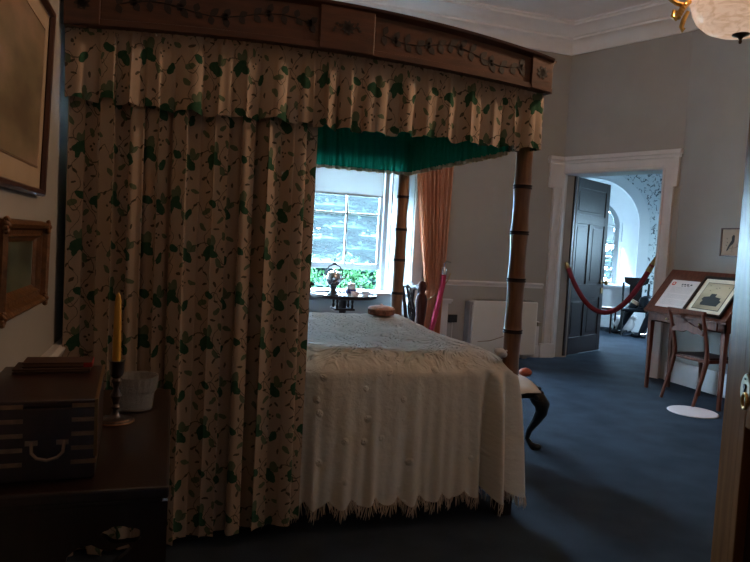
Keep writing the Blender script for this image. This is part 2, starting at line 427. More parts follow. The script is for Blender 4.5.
# left leg on the far wall, wrapping the corner
box(bm, 4.80, C1.x+.02, YF-.03, YF, 0, DH+.1); box(bm, 4.785, 4.83, YF-.045, YF, 0, 2.28); box(bm, 4.90, C1.x+.012, YF-.04, YF, 0, DH)
box(bm, 4.715, C1.x+.01, YF-.045, YF, 2.28, 2.60); box(bm, 4.695, C1.x+.01, YF-.06, YF, 2.60, 2.64); box(bm, 4.685, C1.x+.0, YF-.08, YF, 2.64, 2.69)
box(bm, 4.74, C1.x+.02, YF-.05, YF, 0, .19)
bbox(bm, S1-.0, S1+.145, -.055, 0, 0, .2)
# jamb linings
bbox(bm, S0-.02, S0+.01, -.02, TH+.02, 0, DH); bbox(bm, S1-.005, S1+.02, -.01, TH+.02, 0, DH); bbox(bm, S0, S1, -.01, TH+.02, DH-.005, DH+.02)
struct('trim_5', bm, W_WHITE, label='white moulded doorcase with shouldered corners', cat='doorcase', smooth=False, bev=.004)

# ------------------------------------------------------------------ panelled door maker (local: hinge at origin, leaf along +x, thickness y)
def panel_door(bmf, w, h, t, rows, st=.115, cols=2, mid=.1):
    """rows = list of (z0,z1) panel ranges; stiles and rails proud, panels recessed and raised"""
    box(bmf, 0, w, -t/2+.014, t/2-.014, 0, h)
    for s in (-1, 1):
        y0, y1 = (t/2-.014, t/2) if s > 0 else (-t/2, -t/2+.014)
        box(bmf, 0, st, y0, y1, 0, h); box(bmf, w-st, w, y0, y1, 0, h)
        zs = [0]+[z for r in rows for z in r[:2]]+[h]
        for a, b in zip(zs[0::2], zs[1::2]): box(bmf, st, w-st, y0, y1, a, b)
        for r in rows:
            if len(r) > 2 and r[2] == 1: continue
            box(bmf, w/2-mid/2, w/2+mid/2, y0, y1, r[0], r[1])
        for r in rows:
            spans = [(st, w-st)] if (len(r) > 2 and r[2] == 1) else [(st, w/2-mid/2), (w/2+mid/2, w-st)]
            for a, b in spans:
                yy = y0 if s > 0 else y1
                box(bmf, a+.045, b-.045, min(yy, yy+s*.006), max(yy, yy+s*.006), r[0]+.045, r[1]-.045)
DK = wood('dark_door_mahogany', (.018, .009, .008), rough=.35, coat=.05, spec=.3)
d1 = bpy.data.objects.new('door_1', None); C.objects.link(d1)
d1.location = (5.115, 7.50, .02); d1.rotation_euler = (0, 0, atan2(8.05-7.5, 6.08-5.1)); d1['kind'] = 'structure'
d1['label'] = 'open dark mahogany six panel door in the corner doorway'
bm = BM(); panel_door(bm, 1.12, 2.44, .05, [(.24, .78), (.98, 1.82), (1.95, 2.31, 1)])
obj('door_leaf', bm, DK, d1, smooth=False, bev=.003)
bm = BM(); lathe(bm, [(.012, 0), (.012, .04), (.028, .05), (.034, .07), (.028, .09), (.01, .1)], M=T(1.05, -.025, 1.0, rx=radians(90)))
lathe(bm, [(.03, 0), (.028, .006), (.012, .01)], M=T(1.05, -.02, 1.0, rx=radians(90)))
box(bm, 1.02, 1.08, -.035, -.025, .84, .92)
obj('door_knob', bm, M_BRASS, d1)
# tall cupboard at the right edge; local x runs along its front from the far corner towards the camera, +y out of the front
M_DOOR2 = wood('polished_brown_cupboard', (.16, .066, .026), rough=.22, coat=0, var=.3, spec=.18)
M_DOOR2.node_tree.nodes['Principled BSDF'].inputs['Coat Roughness'].default_value = .06
cu_ = thing('cupboard', 'tall polished brown wooden cupboard cut off by the right edge of the view', 'cupboard', (.95, .89, 0), atan2(-.899, -.438))
cu_w, cu_h, cu_d = .90, 2.30, .45
bm = BM(); box(bm, 0, cu_w, .02, cu_d, 0, cu_h); box(bm, 0, .076, 0, .02, 0, cu_h); box(bm, cu_w-.076, cu_w, 0, .02, 0, cu_h); box(bm, .076, cu_w-.076, 0, .02, 0, .12); box(bm, .076, cu_w-.076, 0, .02, cu_h-.1, cu_h)
obj('carcass', bm, M_DOOR2, cu_, smooth=False, bev=.004)
bm = BM(); box(bm, -.02, cu_w+.02, -.03, cu_d, cu_h, cu_h+.05); box(bm, -.035, cu_w+.035, -.05, cu_d, cu_h+.05, cu_h+.09); obj('cupboard_cornice', bm, M_DOOR2, cu_, smooth=False, bev=.006)
for k, (a0, a1) in enumerate(((.081, cu_w/2-.001), (cu_w/2+.001, cu_w-.081))):
    bm = BM(); z0, z1 = .122, cu_h-.102; s_ = .022
    box(bm, a0, a0+s_, -.004, .016, z0, z1); box(bm, a1-s_, a1, -.004, .016, z0, z1)
    for zz in ((z0, z0+.09), (1.135, 1.48), (z1-.09, z1)): box(bm, a0+s_, a1-s_, -.004, .016, *zz)
    dd_ = obj('door', bm, M_DOOR2, cu_, smooth=False, bev=.002)
    bm = BM(); box(bm, a0+s_, a1-s_, .012, .018, z0, z1); obj('door_panel', bm, M_DARK, dd_, smooth=False)  # panel coloured darker to paint in the shadow of the recess
    if k == 0:
        lx, lz = a0+.018, 1.195
        bm = BM(); prism(bm, [(lx+.017*cos(a), lz+.026*sin(a)*(1+.06*cos(4*a))) for a in [2*pi*i/24 for i in range(24)]], -.007, -.0035, 'y'); lock = obj('escutcheon', bm, mat('pale_brass_plate', (.55, .50, .36), rough=.3, metal=.7), dd_)
        bm = BM(); lathe(bm, [(.0045, 0), (.0045, .002)], M=T(lx, -.007, lz+.006, rx=radians(90)), seg=12); box(bm, lx-.0025, lx+.0025, -.009, -.0068, lz-.011, lz+.006)
        for dz in (.019, -.020): lathe(bm, [(.002, 0), (.002, .002)], M=T(lx, -.007, lz+dz, rx=radians(90)), seg=8)
        obj('keyhole', bm, M_IRON, dd_)
        bm = BM(); tube(bm, [(lx+.020+.009*cos(a), -.014, lz-.014+.012*sin(a)) for a in [2*pi*i/16 for i in range(17)]], .0028, 8); obj('ring_handle', bm, M_GOLD, dd_)

# ------------------------------------------------------------------ bedroom windows
def splay(bm, x0, y0, x1, y1, z0, z1, t=.03, cap=None):
    a, b = Vector((x0, y0)), Vector((x1, y1)); d = (b-a).normalized(); n = Vector((-d.y, d.x))*t
    prism(bm, [(a.x, a.y), (b.x, b.y), (b.x+n.x, b.y+n.y), (a.x+n.x, a.y+n.y)], z0, z1)
def make_window(idx, cx, lo):
    GY = YF+.45
    w = bpy.data.objects.new('window_%d' % idx, None); C.objects.link(w); w.location = (cx, GY, 0); w['kind'] = 'structure'
    gw = .44  # half glass width
    fw = .54
    bm = BM()
    for s in (-1, 1):
        x0, x1 = sorted((s*(gw+.035), s*fw)); box(bm, x0, x1, -.04, .1, WZ0, WZ1)
    box(bm, -fw, fw, -.04, .1, WZ1-.1, WZ1)
    obj('window_frame', bm, W_BRIGHT, w, smooth=False, bev=.004)
    zb = lo; zt = 3.2
    bm = BM()
    for s in (-1, 1):
        x0, x1 = sorted((s*(gw-.012), s*(gw+.036))); box(bm, x0, x1, .0, .05, zb, zt)
    box(bm, -gw, gw, .0, .05, zb, zb+.075); box(bm, -gw, gw, 0, .05, zt-.05, zt)
    box(bm, -.014, .014, .005, .045, zb+.07, zt-.04)
    z = zb+.71
    while z < zt-.2:
        box(bm, -gw, gw, .005, .045, z-.014, z+.014); z += .66
    sash = obj('sash', bm, W_BRIGHT, w, smooth=False, bev=.003)
    bm = BM(); box(bm, -gw, gw, .022, .026, zb+.05, zt-.03)
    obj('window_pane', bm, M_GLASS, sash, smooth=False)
    bm = BM(); lathe(bm, [(.018, 0), (.02, .01), (.012, .02), (.015, .03), (.004, .04)], c=(.10, .0, zb+.075), seg=12); obj('sash_lift', bm, M_BRASS, sash)
    # splayed panelled shutters
    for s in (-1, 1):
        bm = BM()
        A = Vector((s*fw, -.04)); B = Vector((s*(hw-.04), -.45))
        d = (B-A); L = d.length; ang = atan2(d.y, d.x)
        M = T(A.x, A.y, 0, rz=ang)
        y0, y1 = (0, .05) if s < 0 else (-.0, .05)
        sg = 1 if s > 0 else -1
        def sb(x0, x1, t0, t1, z0, z1):
            a, b = sorted((sg*t0, sg*t1)); box(bm, x0, x1, a, b, z0, z1, M=M)
        sb(0, L, 0, .06, WZ0, WZ1)
        sb(0, .06, -.012, 0, WZ0, WZ1); sb(L-.07, L, -.012, 0, WZ0, WZ1)
        for a, b in ((WZ0, WZ0+.1), (1.68, 1.80), (2.6, 2.72), (WZ1-.1, WZ1)): sb(.06, L-.07, -.012, 0, a, b)
        for a, b in ((WZ0+.14, 1.64), (1.84, 2.56), (2.76, WZ1-.14)): sb(.10, L-.11, -.008, 0, a, b)
        obj('shutter', bm, W_BRIGHT, w, smooth=False, bev=.003)
    bm = BM(); prism(bm, [(-hw, -.48), (hw, -.48), (hw-.02, -.45), (fw+.02, .08), (-fw-.02, .08), (-hw+.02, -.45)], WZ0-.045, WZ0)
    obj('window_sill', bm, W_BRIGHT, w, smooth=False, bev=.006)
    bm = BM(); prism(bm, [(-hw-.0, -.45), (hw+.0, -.45), (fw+.02, .08), (-fw-.02, .08)], WZ1-.0, WZ1+.03)
    prism(bm, [(-hw+.02, -.05), (hw-.02, -.05), (hw-.02, .0), (-hw+.02, .0)], 0, WZ0-.045)
    for x0, x1 in ((-hw+.12, -.05), (.05, hw-.12)): box(bm, x0, x1, -.06, -.05, .25, .66)
    obj('apron_panel', bm, W_BRIGHT, w, smooth=False, bev=.003)
    return w
make_window(1, WINS[0][0], 1.06)
make_window(2, WINS[1][0], 1.06)
bm = BM()   # architraves round the openings
for cx, _ in WINS:
    for s in (-1, 1):
        x0, x1 = sorted((cx+s*(hw-.04), cx+s*(hw+.10))); x0 = max(x0, XL+.005)
        if x1 > x0: box(bm, x0, x1, YF-.03, YF-.0, 0, WZ1+.12)
    box(bm, max(cx-hw-.1, XL+.005), cx+hw+.1, YF-.03, YF, WZ1, WZ1+.14)
struct('trim_6', bm, W_WHITE, smooth=False, bev=.004)
for i, (cx, _) in enumerate(WINS):
    bm = BM(); GY = YF+.40
    box(bm, -.46, .46, 0, .003, 2.01 if i == 0 else 2.05, 3.2); bmr = BM(); tube(bmr, [(-.47, 0, 3.19), (.47, 0, 3.19)], .025, 12)
    t = thing('roller_blind', 'white roller blind half lowered in the %s' % ('bright sash window above the tea table' if i == 0 else 'sash window nearest the left wall'), 'blind', (cx, GY, 0))
    obj('blind_fabric', bm, M_BLIND, t, smooth=False); obj('roller', bmr, W_BRIGHT, t)
    bm = BM(); box(bm, -.46, .46, -.006, .008, 1.995 if i == 0 else 2.035, 2.02 if i == 0 else 2.06); obj('bottom_bar', bm, W_BRIGHT, t, smooth=False)

# window curtain, gathered in by a cord
def drape(cx_top, w_top, cx_mid, w_mid, z_mid, cx_bot, w_bot, ztop, zbot, y, folds, amp, rows=50, cols=160, sy=1, ph=0):
    bm = BM(); uvl = bm.loops.layers.uv.new('UVMap'); G = []
    for r in range(rows+1):
        f = r/rows; z = ztop+(zbot-ztop)*f
        if z > z_mid:
            k = (ztop-z)/(ztop-z_mid); k = k**1.7
            c = cx_top+(cx_mid-cx_top)*k; w = w_top+(w_mid-w_top)*k
        else:
            k = (z_mid-z)/(z_mid-zbot); k = k**.8
            c = cx_mid+(cx_bot-cx_mid)*k; w = w_mid+(w_bot-w_mid)*k
        row = []
        for i in range(cols+1):
            s = i/cols
            a = amp*(.5+.5*w/w_top)*(sin(2*pi*folds*s+ph)+.35*sin(2*pi*folds*2.3*s+1+.6*f))
            row.append(bm.verts.new((c+w*(s-.5)+.006*sin(2*pi*folds*s*1.0+1.5), y+a, z)))
        G.append(row)
    for r in range(rows):
        for i in range(cols):
            bm.faces.new((G[r][i], G[r][i+1], G[r+1][i+1], G[r+1][i]))
    return bm
t = thing('window_curtain', 'terracotta curtain tied back beside the bright window', 'curtain', (0, 0, 0))
bm = drape(3.01, .56, 3.12, .24, .82, 3.07, .30, 3.5, .03, YF-.12, 8, .028)
o = obj('curtain_fabric', bm, M_DRAPE, t, ang=180)
bm = BM()
tube(bm, [(3.12+.14*cos(a), YF-.12+.07*sin(a), .82+.10*cos(a)) for a in [2*pi*i/24 for i in range(25)]], .008, 8)
tube(bm, [(3.25, YF-.12, .92), (3.34, YF-.06, 1.02), (3.37, YF-.03, 1.08)], .008, 8)
obj('tieback_cord', bm, mat('gold_cord', (.35, .25, .14), rough=.7), t)
bm = BM(); tube(bm, [(2.6, YF-.10, 3.53), (3.36, YF-.10, 3.53)], .02, 12); ball(bm, (3.39, YF-.10, 3.53), .035)
for xx in (2.7, 3.32): tube(bm, [(xx, YF-.10, 3.53), (xx, YF, 3.53)], .012, 8)
obj('curtain_pole', bm, M_BRASS, t)

# ------------------------------------------------------------------ adjoining room
U2 = Vector((cos(radians(-38)), sin(radians(-38)))); N2 = Vector((U2.y, -U2.x)); N2 = N2 if N2.y < 0 else -N2   # N2 towards us
O2 = Vector((8.57, 10.92))         # right edge of the window frame
R2 = lambda u, w: O2+U2*u+N2*w
CU = -.55                          # centre of window
W2M = None
def wallpaper_mat():
    m, nt, b, out = new_mat('sprigged_wallpaper'); N = nt.nodes.new; L = nt.links.new
    tc = N('ShaderNodeTexCoord')
    nz = N('ShaderNodeTexNoise'); nz.inputs['Scale'].default_value = 13; nz.inputs['Detail'].default_value = 6; nz.inputs['Distortion'].default_value = 1.4; L(tc.outputs['Object'], nz.inputs['Vector'])
    cr = N('ShaderNodeValToRGB'); cr.color_ramp.elements[0].color = (.10, .13, .14, 1); cr.color_ramp.elements[0].position = .37
    cr.color_ramp.elements[1].color = (.72, .76, .76, 1); cr.color_ramp.elements[1].position = .44
    L(nz.outputs['Fac'], cr.inputs['Fac']); L(cr.outputs['Color'], b.inputs['Base Color']); b.inputs['Roughness'].default_value = .9
    return m
W_PAPER = wallpaper_mat()
def quad2(bm, pts, z0, z1): prism(bm, [(p.x, p.y) for p in pts], z0, z1)
H2 = 3.6
def arch_wall(bm, r, zs, zb, w0, w1, u0, u1, n=20):
    """wall slab between w0..w1 from u0 to u1 with an arched opening radius r about CU, spring zs, bottom zb"""
    quad2(bm, [R2(u0, w0), R2(CU-r, w0), R2(CU-r, w1), R2(u0, w1)], 0, H2)
    quad2(bm, [R2(CU+r, w0), R2(u1, w0), R2(u1, w1), R2(CU+r, w1)], 0, H2)
    if zb > 0: quad2(bm, [R2(CU-r, w0), R2(CU+r, w0), R2(CU+r, w1), R2(CU-r, w1)], 0, zb)
    for i in range(n):
        a0 = pi*i/n; a1 = pi*(i+1)/n
        ua, ub = CU+r*cos(a0), CU+r*cos(a1); za, zc = zs+r*sin(a0), zs+r*sin(a1)
        vs = []
        for w in (w0, w1):
            for (u, z) in ((ua, za), (ub, zc), (ub, H2), (ua, H2)):
                p = R2(u, w); vs.append(bm.verts.new((p.x, p.y, z)))
        for f in ((0, 1, 2, 3), (7, 6, 5, 4), (0, 4, 5, 1), (1, 5, 6, 2), (2, 6, 7, 3), (3, 7, 4, 0)): bm.faces.new([vs[k] for k in f])
bm = BM(); arch_wall(bm, 1.08, 2.02, 0, .62, .72, -3.2, 2.4)
struct('wall_adjoining_far', bm, W_PAPER, smooth=False)
bm = BM()
def arch_band(bm, ra, rb, wa, wb, zs, n=24, zb=0):
    """surface of the arched reveal from radius ra at depth wa to rb at depth wb"""
    prof = [(ra, zb, wa, rb, zb)]
    P = []
    pts = [(1, 0, zb)]+[(cos(pi*i/n), sin(pi*i/n), None) for i in range(n+1)]+[(-1, 0, zb)]
    for c, s, zz in pts:
        a = R2(CU+ra*c, wa); b = R2(CU+rb*c, wb)
        za = zz if zz is not None else zs+ra*s; zc = zz if zz is not None else zs+rb*s
        P.append((bm.verts.new((a.x, a.y, za)), bm.verts.new((b.x, b.y, zc))))
    for p, q in zip(P, P[1:]): bm.faces.new((p[0], q[0], q[1], p[1]))
arch_band(bm, .55, .90, .0, .55, 2.0); arch_band(bm, .90, .91, .55, .735, 2.0); arch_band(bm, .91, 1.09, .735, .735, 2.0); arch_band(bm, 1.09, 1.09, .735, .60, 2.0)
for s in (1,):
    a = R2(CU+.60, .07); b = R2(CU+.80, .35); d = (b-a); M = T(a.x, a.y, 0, rz=atan2(d.y, d.x)); L = d.length
    for x0, x1, z0, z1 in ((.0, .04, .9, 2.5), (L-.04, L, .9, 2.5), (0, L, .9, .96), (0, L, 1.62, 1.72), (0, L, 2.44, 2.5)):
        box(bm, x0, x1, -.02, .02, z0, z1, M=M)
# sill and window panelling
quad2(bm, [R2(CU-.9, .5), R2(CU+.9, .5), R2(CU+.6, -.02), R2(CU-.6, -.02)], .82, .86)
quad2(bm, [R2(CU-.9, .30), R2(CU+.9, .30), R2(CU+.9, .27), R2(CU-.9, .27)], 0, .82)
struct('trim_7', bm, W_BRIGHT2, smooth=True, recalc=True, ang=30)
w3 = bpy.data.objects.new('window_3', None); C.objects.link(w3); w3.location = (R2(CU, 0).x, R2(CU, 0).y, 0); w3.rotation_euler = (0, 0, atan2(U2.y, U2.x)); w3['kind'] = 'structure'
bm = BM()   # local: x along U2, -y towards us
for s in (-1, 1):
    x0, x1 = sorted((s*.47, s*.56)); box(bm, x0, x1, -.02, .06, .82, 2.06)
for i in range(24):
    a0, a1 = pi*i/24, pi*(i+1)/24
    prism(bm, [(.47*cos(a0), 2.0+.47*sin(a0)), (.57*cos(a0), 2.0+.57*sin(a0)), (.57*cos(a1), 2.0+.57*sin(a1)), (.47*cos(a1), 2.0+.47*sin(a1))], -.02, .06, 'y')
box(bm, -.5, .5, -.0, .05, 1.98, 2.03); box(bm, -.5, .5, -.0, .05, .85, .92); box(bm, -.5, .5, -.0, .05, 1.36, 1.41)
for x in (-.16, .16): box(bm, x-.011, x+.011, .005, .04, .85, 2.0)
box(bm, -.5, .5, .005, .04, 1.12, 1.142); box(bm, -.5, .5, .005, .04, 1.68, 1.70)
obj('window_frame', bm, W_BRIGHT, w3, smooth=False)
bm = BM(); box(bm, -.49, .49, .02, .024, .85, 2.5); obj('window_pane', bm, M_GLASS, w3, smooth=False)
t = thing('roller_blind', 'white roller blind lowered in arched window beyond the open door', 'blind', w3.location, atan2(U2.y, U2.x))
bm = BM(); prism(bm, [(.46, 1.74), (.46, 2.0)]+[(.46*cos(pi*i/16), 2.0+.46*sin(pi*i/16)) for i in range(1, 16)]+[(-.46, 2.0), (-.46, 1.74)], -.035, -.03, 'y'); obj('blind_fabric', bm, M_BLIND, t, smooth=False)
bm = BM(); tube(bm, [(-.47, -.04, 2.05), (.47, -.04, 2.05)], .02, 10); obj('roller', bm, W_BRIGHT, t)
# outer skin around arched window and side walls
bm = BM()
def arch_skin(bm):
    r = .55
    for (a, b) in ((-3.2, CU-r), (CU+r, 2.4)): quad2(bm, [R2(a, -.12), R2(b, -.12), R2(b, -.0), R2(a, -.0)], 0, H2)
    quad2(bm, [R2(CU-r, -.12), R2(CU+r, -.12), R2(CU+r, 0), R2(CU-r, 0)], 0, .82)
    n = 16
    for i in range(n):
        a0 = pi*i/n; a1 = pi*(i+1)/n; vs = []
        for w in (-.12, 0):
            for (u, z) in ((CU+r*cos(a0), 2+r*sin(a0)), (CU+r*cos(a1), 2+r*sin(a1)), (CU+r*cos(a1), H2), (CU+r*cos(a0), H2)):
                p = R2(u, w); vs.append(bm.verts.new((p.x, p.y, z)))
        for f in ((0, 1, 2, 3), (7, 6, 5, 4), (0, 4, 5, 1), (1, 5, 6, 2), (2, 6, 7, 3), (3, 7, 4, 0)): bm.faces.new([vs[k] for k in f])
arch_skin(bm)
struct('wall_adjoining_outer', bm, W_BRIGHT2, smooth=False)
bm = BM()
def wallseg(a, b, t=.1, z1=None):
    d = (b-a).normalized(); n = Vector((-d.y, d.x))*t
    prism(bm, [(a.x, a.y), (b.x, b.y), (b.x+n.x, b.y+n.y), (a.x+n.x, a.y+n.y)], 0, z1 or H2)
wallseg(V2(4.7, 8.06), R2(-3.2, .75)+Vector((-.02, 0))); wallseg(R2(-3.2, .75), R2(-3.2, -.12))
wa, wb = R2(2.4, -.12), V2(XR+.3, 4.6); wd = (wb-wa).normalized(); wl_ = (wb-wa).length; wc = wl_*.42
wallseg(wa, wa+wd*(wc-.22)); wallseg(wa+wd*(wc+.22), wb)
for z0_, z1_ in ((0, 1.3), (2.1, H2)):
    p_, q_ = wa+wd*(wc-.22), wa+wd*(wc+.22); n_ = Vector((-wd.y, wd.x))*.1
    prism(bm, [(p_.x, p_.y), (q_.x, q_.y), (q_.x+n_.x, q_.y+n_.y), (p_.x+n_.x, p_.y+n_.y)], z0_, z1_)
wallseg(V2(XR+.32, 4.6), V2(XR+.32, 6.3), -.05)
struct('wall_adjoining_side', bm, W_PAPER, smooth=False)
w4 = bpy.data.objects.new('window_4', None); C.objects.link(w4); w4['kind'] = 'structure'; _c = wa+wd*wc+Vector((-wd.y, wd.x))*.05; w4.location = (_c.x, _c.y, 0); w4.rotation_euler = (0, 0, atan2(wd.y, wd.x))  # unseen window added to brighten the adjoining room
bm = BM()
for x0_, x1_, z0_, z1_ in ((-.22, -.19, 1.3, 2.1), (.19, .22, 1.3, 2.1), (-.22, .22, 1.3, 1.34), (-.22, .22, 2.06, 2.1), (-.22, .22, 1.68, 1.71)): box(bm, x0_, x1_, -.03, .03, z0_, z1_)
obj('window_frame', bm, W_BRIGHT2, w4, smooth=False)
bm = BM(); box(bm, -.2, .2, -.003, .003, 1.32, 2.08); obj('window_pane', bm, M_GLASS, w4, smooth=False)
bm = BM(); quad2(bm, [V2(4.4, 8.11), V2(4.9, 7.8), Bp(LB+.1, TH-.05), V2(5.9, 4.4), R2(2.5, -.2), R2(-3.4, -.2)], H2, H2+.1)
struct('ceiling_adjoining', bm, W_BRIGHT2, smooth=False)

# ------------------------------------------------------------------ the bed
bed = thing('four_poster_bed', 'four poster bed with bamboo turned posts and painted cornice', 'bed', (0, 0, 0))
BX0, BX1, BY0, BY1 = -.33, 1.725, 2.985, 4.62
PR = .047
def post_bm(x, y, ztop, rings, r=PR):
    prof = [(r*.95, .10)]; zs = []
    z = 0.0
    n = int(ztop/.025)
    for i in range(1, n+1):
        z = .10+(ztop-.10)*i/n
        # swell near each ring
        dmin = min(abs(z-q) for q in rings)
        rr = r*(1-.10*z/ztop)*(1+.10*math.exp(-(dmin/.05)**2)-.04)
        prof.append((rr, z))
    extra = []
    for q in rings:
        rb = r*(1-.10*q/ztop)
        extra += [(rb*1.04, q-.012), (rb*1.14, q-.007), (rb*1.02, q), (rb*1.14, q+.007), (rb*1.04, q+.012)]
    prof = [p for p in prof if min(abs(p[1]-q) for q in rings) > .016]+extra
    prof.sort(key=lambda p: p[1])
    bm = BM(); lathe(bm, prof, c=(x, y, 0), seg=20)
    return bm
rn = [.44, .71, .982, 1.253, 1.50, 1.739, 1.97]; rf = [.55, .79, 1.035, 1.289, 1.521, 1.768, 2.01]
for x, y, rr, sc_ in ((BX1, BY0, rn, 1), (BX1-.075, BY1, rf, .95), (BX0, BY0, rn, 1), (BX0, BY1, rf, 1.05)):
    p = obj('bed_post', post_bm(x, y, 2.32, rr, PR*sc_), M_BAMBOO, bed)
    bm = BM(); box(bm, x-.042, x+.042, y-.042, y+.042, 0, .101); obj('post_foot', bm, M_DARK, p, smooth=False, bev=.004)
    for q in rr:
        rb = PR*sc_*(1-.1*q/2.32); bm = BM()
        lathe(bm, [(rb*1.0, q-.0105), (rb*1.15, q-.0095), (rb*1.15, q-.005), (rb*1.06, q), (rb*1.15, q+.005), (rb*1.15, q+.0095), (rb*1.0, q+.0105)], c=(x, y, 0), seg=20)
        obj('ring_moulding', bm, M_DARK, p)
bm = BM(); box(bm, BX0-.03, BX0+.02, BY0, BY1, .2, 1.6)
prism(bm, [(BY0+.1, 1.6), (BY1-.1, 1.6), (BY1-.4, 1.78), ((BY0+BY1)/2, 1.84), (BY0+.4, 1.78)], BX0-.03, BX0+.01, 'x')
obj('headboard', bm, M_DARK, bed, smooth=False, bev=.005)
bm = BM(); box(bm, BX0, BX1, BY0+.025, BY0+.06, .30, .45); box(bm, BX0, BX1, BY1-.02, BY1+.02, .30, .45); box(bm, BX1-.02, BX1+.02, BY0, BY1, .3, .45); box(bm, BX0, BX1, BY0, BY1, .36, .40)
obj('bed_frame', bm, M_DARK, bed, smooth=False, bev=.004)
bm = BM(); box(bm, BX0+.03, BX1-.05, BY0+.05, BY1-.05, .40, .835); obj('mattress', bm, M_WHITEPAPER, bed, bev=.05)
# tester boards (arched cornice)
CX0, CX1, CY0, CY1 = -.44, 1.745, 2.82, 4.78
def cz(x, c0, c1):
    s = (x-c0)/(c1-c0); k = sin(pi*min(1, max(0, s)))
    return k**.8
def cornice_side(axis, a0, a1, face, out, wall=False):
    """board along an axis from a0..a1, its outer face at 'face', out = sign of outward"""
    bm = BM(); n = 48; cols = []
    prof = [(0, 0), (.0, 1), (.02, 'm0'), (.045, 'm1'), (.045, 'm2'), (-.035, 'm2'), (-.035, 0)]
    for i in range(n+1):
        t = a0+(a1-a0)*i/n; k = cz(t, a0, a1)
        zb = 2.20+.055*k; zt = 2.325+.095*k
        col = []
        for (o, zz) in ((.012, zb-.012), (.012, zb+.012), (0, zb+.016), (0, zt), (.012, zt+.006), (.026, zt+.016), (.030, zt+.026), (-.04, zt+.026), (-.04, zb-.012)):
            f = face+out*o
            col.append(bm.verts.new((t, f, zz) if axis == 'x' else (f, t, zz)))
        cols.append(col)
    m = len(cols[0])
    for a, b in zip(cols, cols[1:]):
        for j in range(m): bm.faces.new((a[j], a[(j+1) % m], b[(j+1) % m], b[j]))
    bm.faces.new(cols[0]); bm.faces.new(cols[-1])
    o = obj('cornice', bm, M_CORN, bed, ang=30)
    return o
cn = cornice_side('x', CX0, CX1, CY0, -1)
cornice_side('x', CX0, CX1, CY1, 1); cornice_side('y', CY0, CY1, CX1, 1); cornice_side('y', CY0, CY1, CX0+.04, -1)
def zrange(x): k = cz(x, CX0, CX1); return 2.20+.055*k+.016, 2.325+.095*k
for x0, x1 in ((CX0, CX0+.13), (.575, .825), (CX1-.115, CX1)):
    za = min(zrange(x0)[0], zrange(x1)[0]); zb_ = max(zrange(x0)[1], zrange(x1)[1])
    ka, kb = zrange(x0), zrange(x1)
    vs = [(x0, ka[0]-.026), (x1, kb[0]-.026), (x1, kb[1]+.02), (x0, ka[1]+.02)]
    bm = BM(); prism(bm, vs, CY0-.016, CY0+.005, 'y'); obj('cornice_block', bm, M_CORN, cn, smooth=False, bev=.003)
def leafpoly(bm, x, z, a, l, w, y):
    pts = []
    for i in range(7):
        t = i/6; pts.append((t*l, w*sin(pi*t)))
    for i in range(5, 0, -1):
        t = i/6; pts.append((t*l, -w*sin(pi*t)))
    ca, sa = cos(a), sin(a)
    prism(bm, [(x+p*ca-q*sa, z+p*sa+q*ca) for p, q in pts], y-.0012, y+.002, 'y')
bm = BM()
def garland(xa, xb, fl):
    n = 13
    for i in range(n+1):
        t = i/n; x = xa+(xb-xa)*t; z0, z1 = zrange(x); zc = (z0+z1)/2+.020*sin(2*pi*t*1.5)*(1 if fl else -1)
        for s in (-1, 1):
            leafpoly(bm, x, zc, s*radians(55)+radians(random.uniform(-25, 25)), random.uniform(.036, .052), .014, CY0-.001)
        if i % 3 == 1:
            for k in range(6): leafpoly(bm, x, zc, k*pi/3, .018, .007, CY0-.001)
        if i < n:
            x2 = xa+(xb-xa)*(i+1)/n; t2 = (i+1)/n; zc2 = sum(zrange(x2))/2+.020*sin(2*pi*t2*1.5)*(1 if fl else -1)
            tube(bm, [(x, CY0-.001, zc), (x2, CY0-.001, zc2)], .0022, 5)
garland(CX0+.19, .53, True); obj('painted_garland', bm, M_CORNPAINT, cn, smooth=False); bm = BM(); garland(.87, CX1-.17, False); obj('painted_garland', bm, M_CORNPAINT, cn, smooth=False); bm = BM()
def rosette(x, r, y):
    z0, z1 = zrange(x); zc = (z0+z1)/2
    for k in range(9): leafpoly(bm, x, zc, k*2*pi/9, r, r*.22, y)
    for s in (-1, 1):
        for k in range(4): leafpoly(bm, x+s*r*.9*(1+.35*k), zc+.012*sin(k*1.7), radians(90-s*50+40*k), r*.5, r*.16, y)
rosette(.70, .034, CY0-.017); obj('painted_rosette', bm, M_CORNPAINT, cn, smooth=False)
for x in (CX0+.065, CX1-.057):
    z0, z1 = zrange(x)
    bm = BM()
    for k in range(8): leafpoly(bm, x, (z0+z1)/2, k*pi/4+.3, .032, .009, CY0-.017)
    obj('painted_rosette', bm, M_CORNPAINT, cn, smooth=False)
bm = BM(); box(bm, CX0+.03, CX1-.03, CY0+.03, CY1-.03, 2.30, 2.32); obj('tester', bm, M_GREEN, bed, smooth=False)

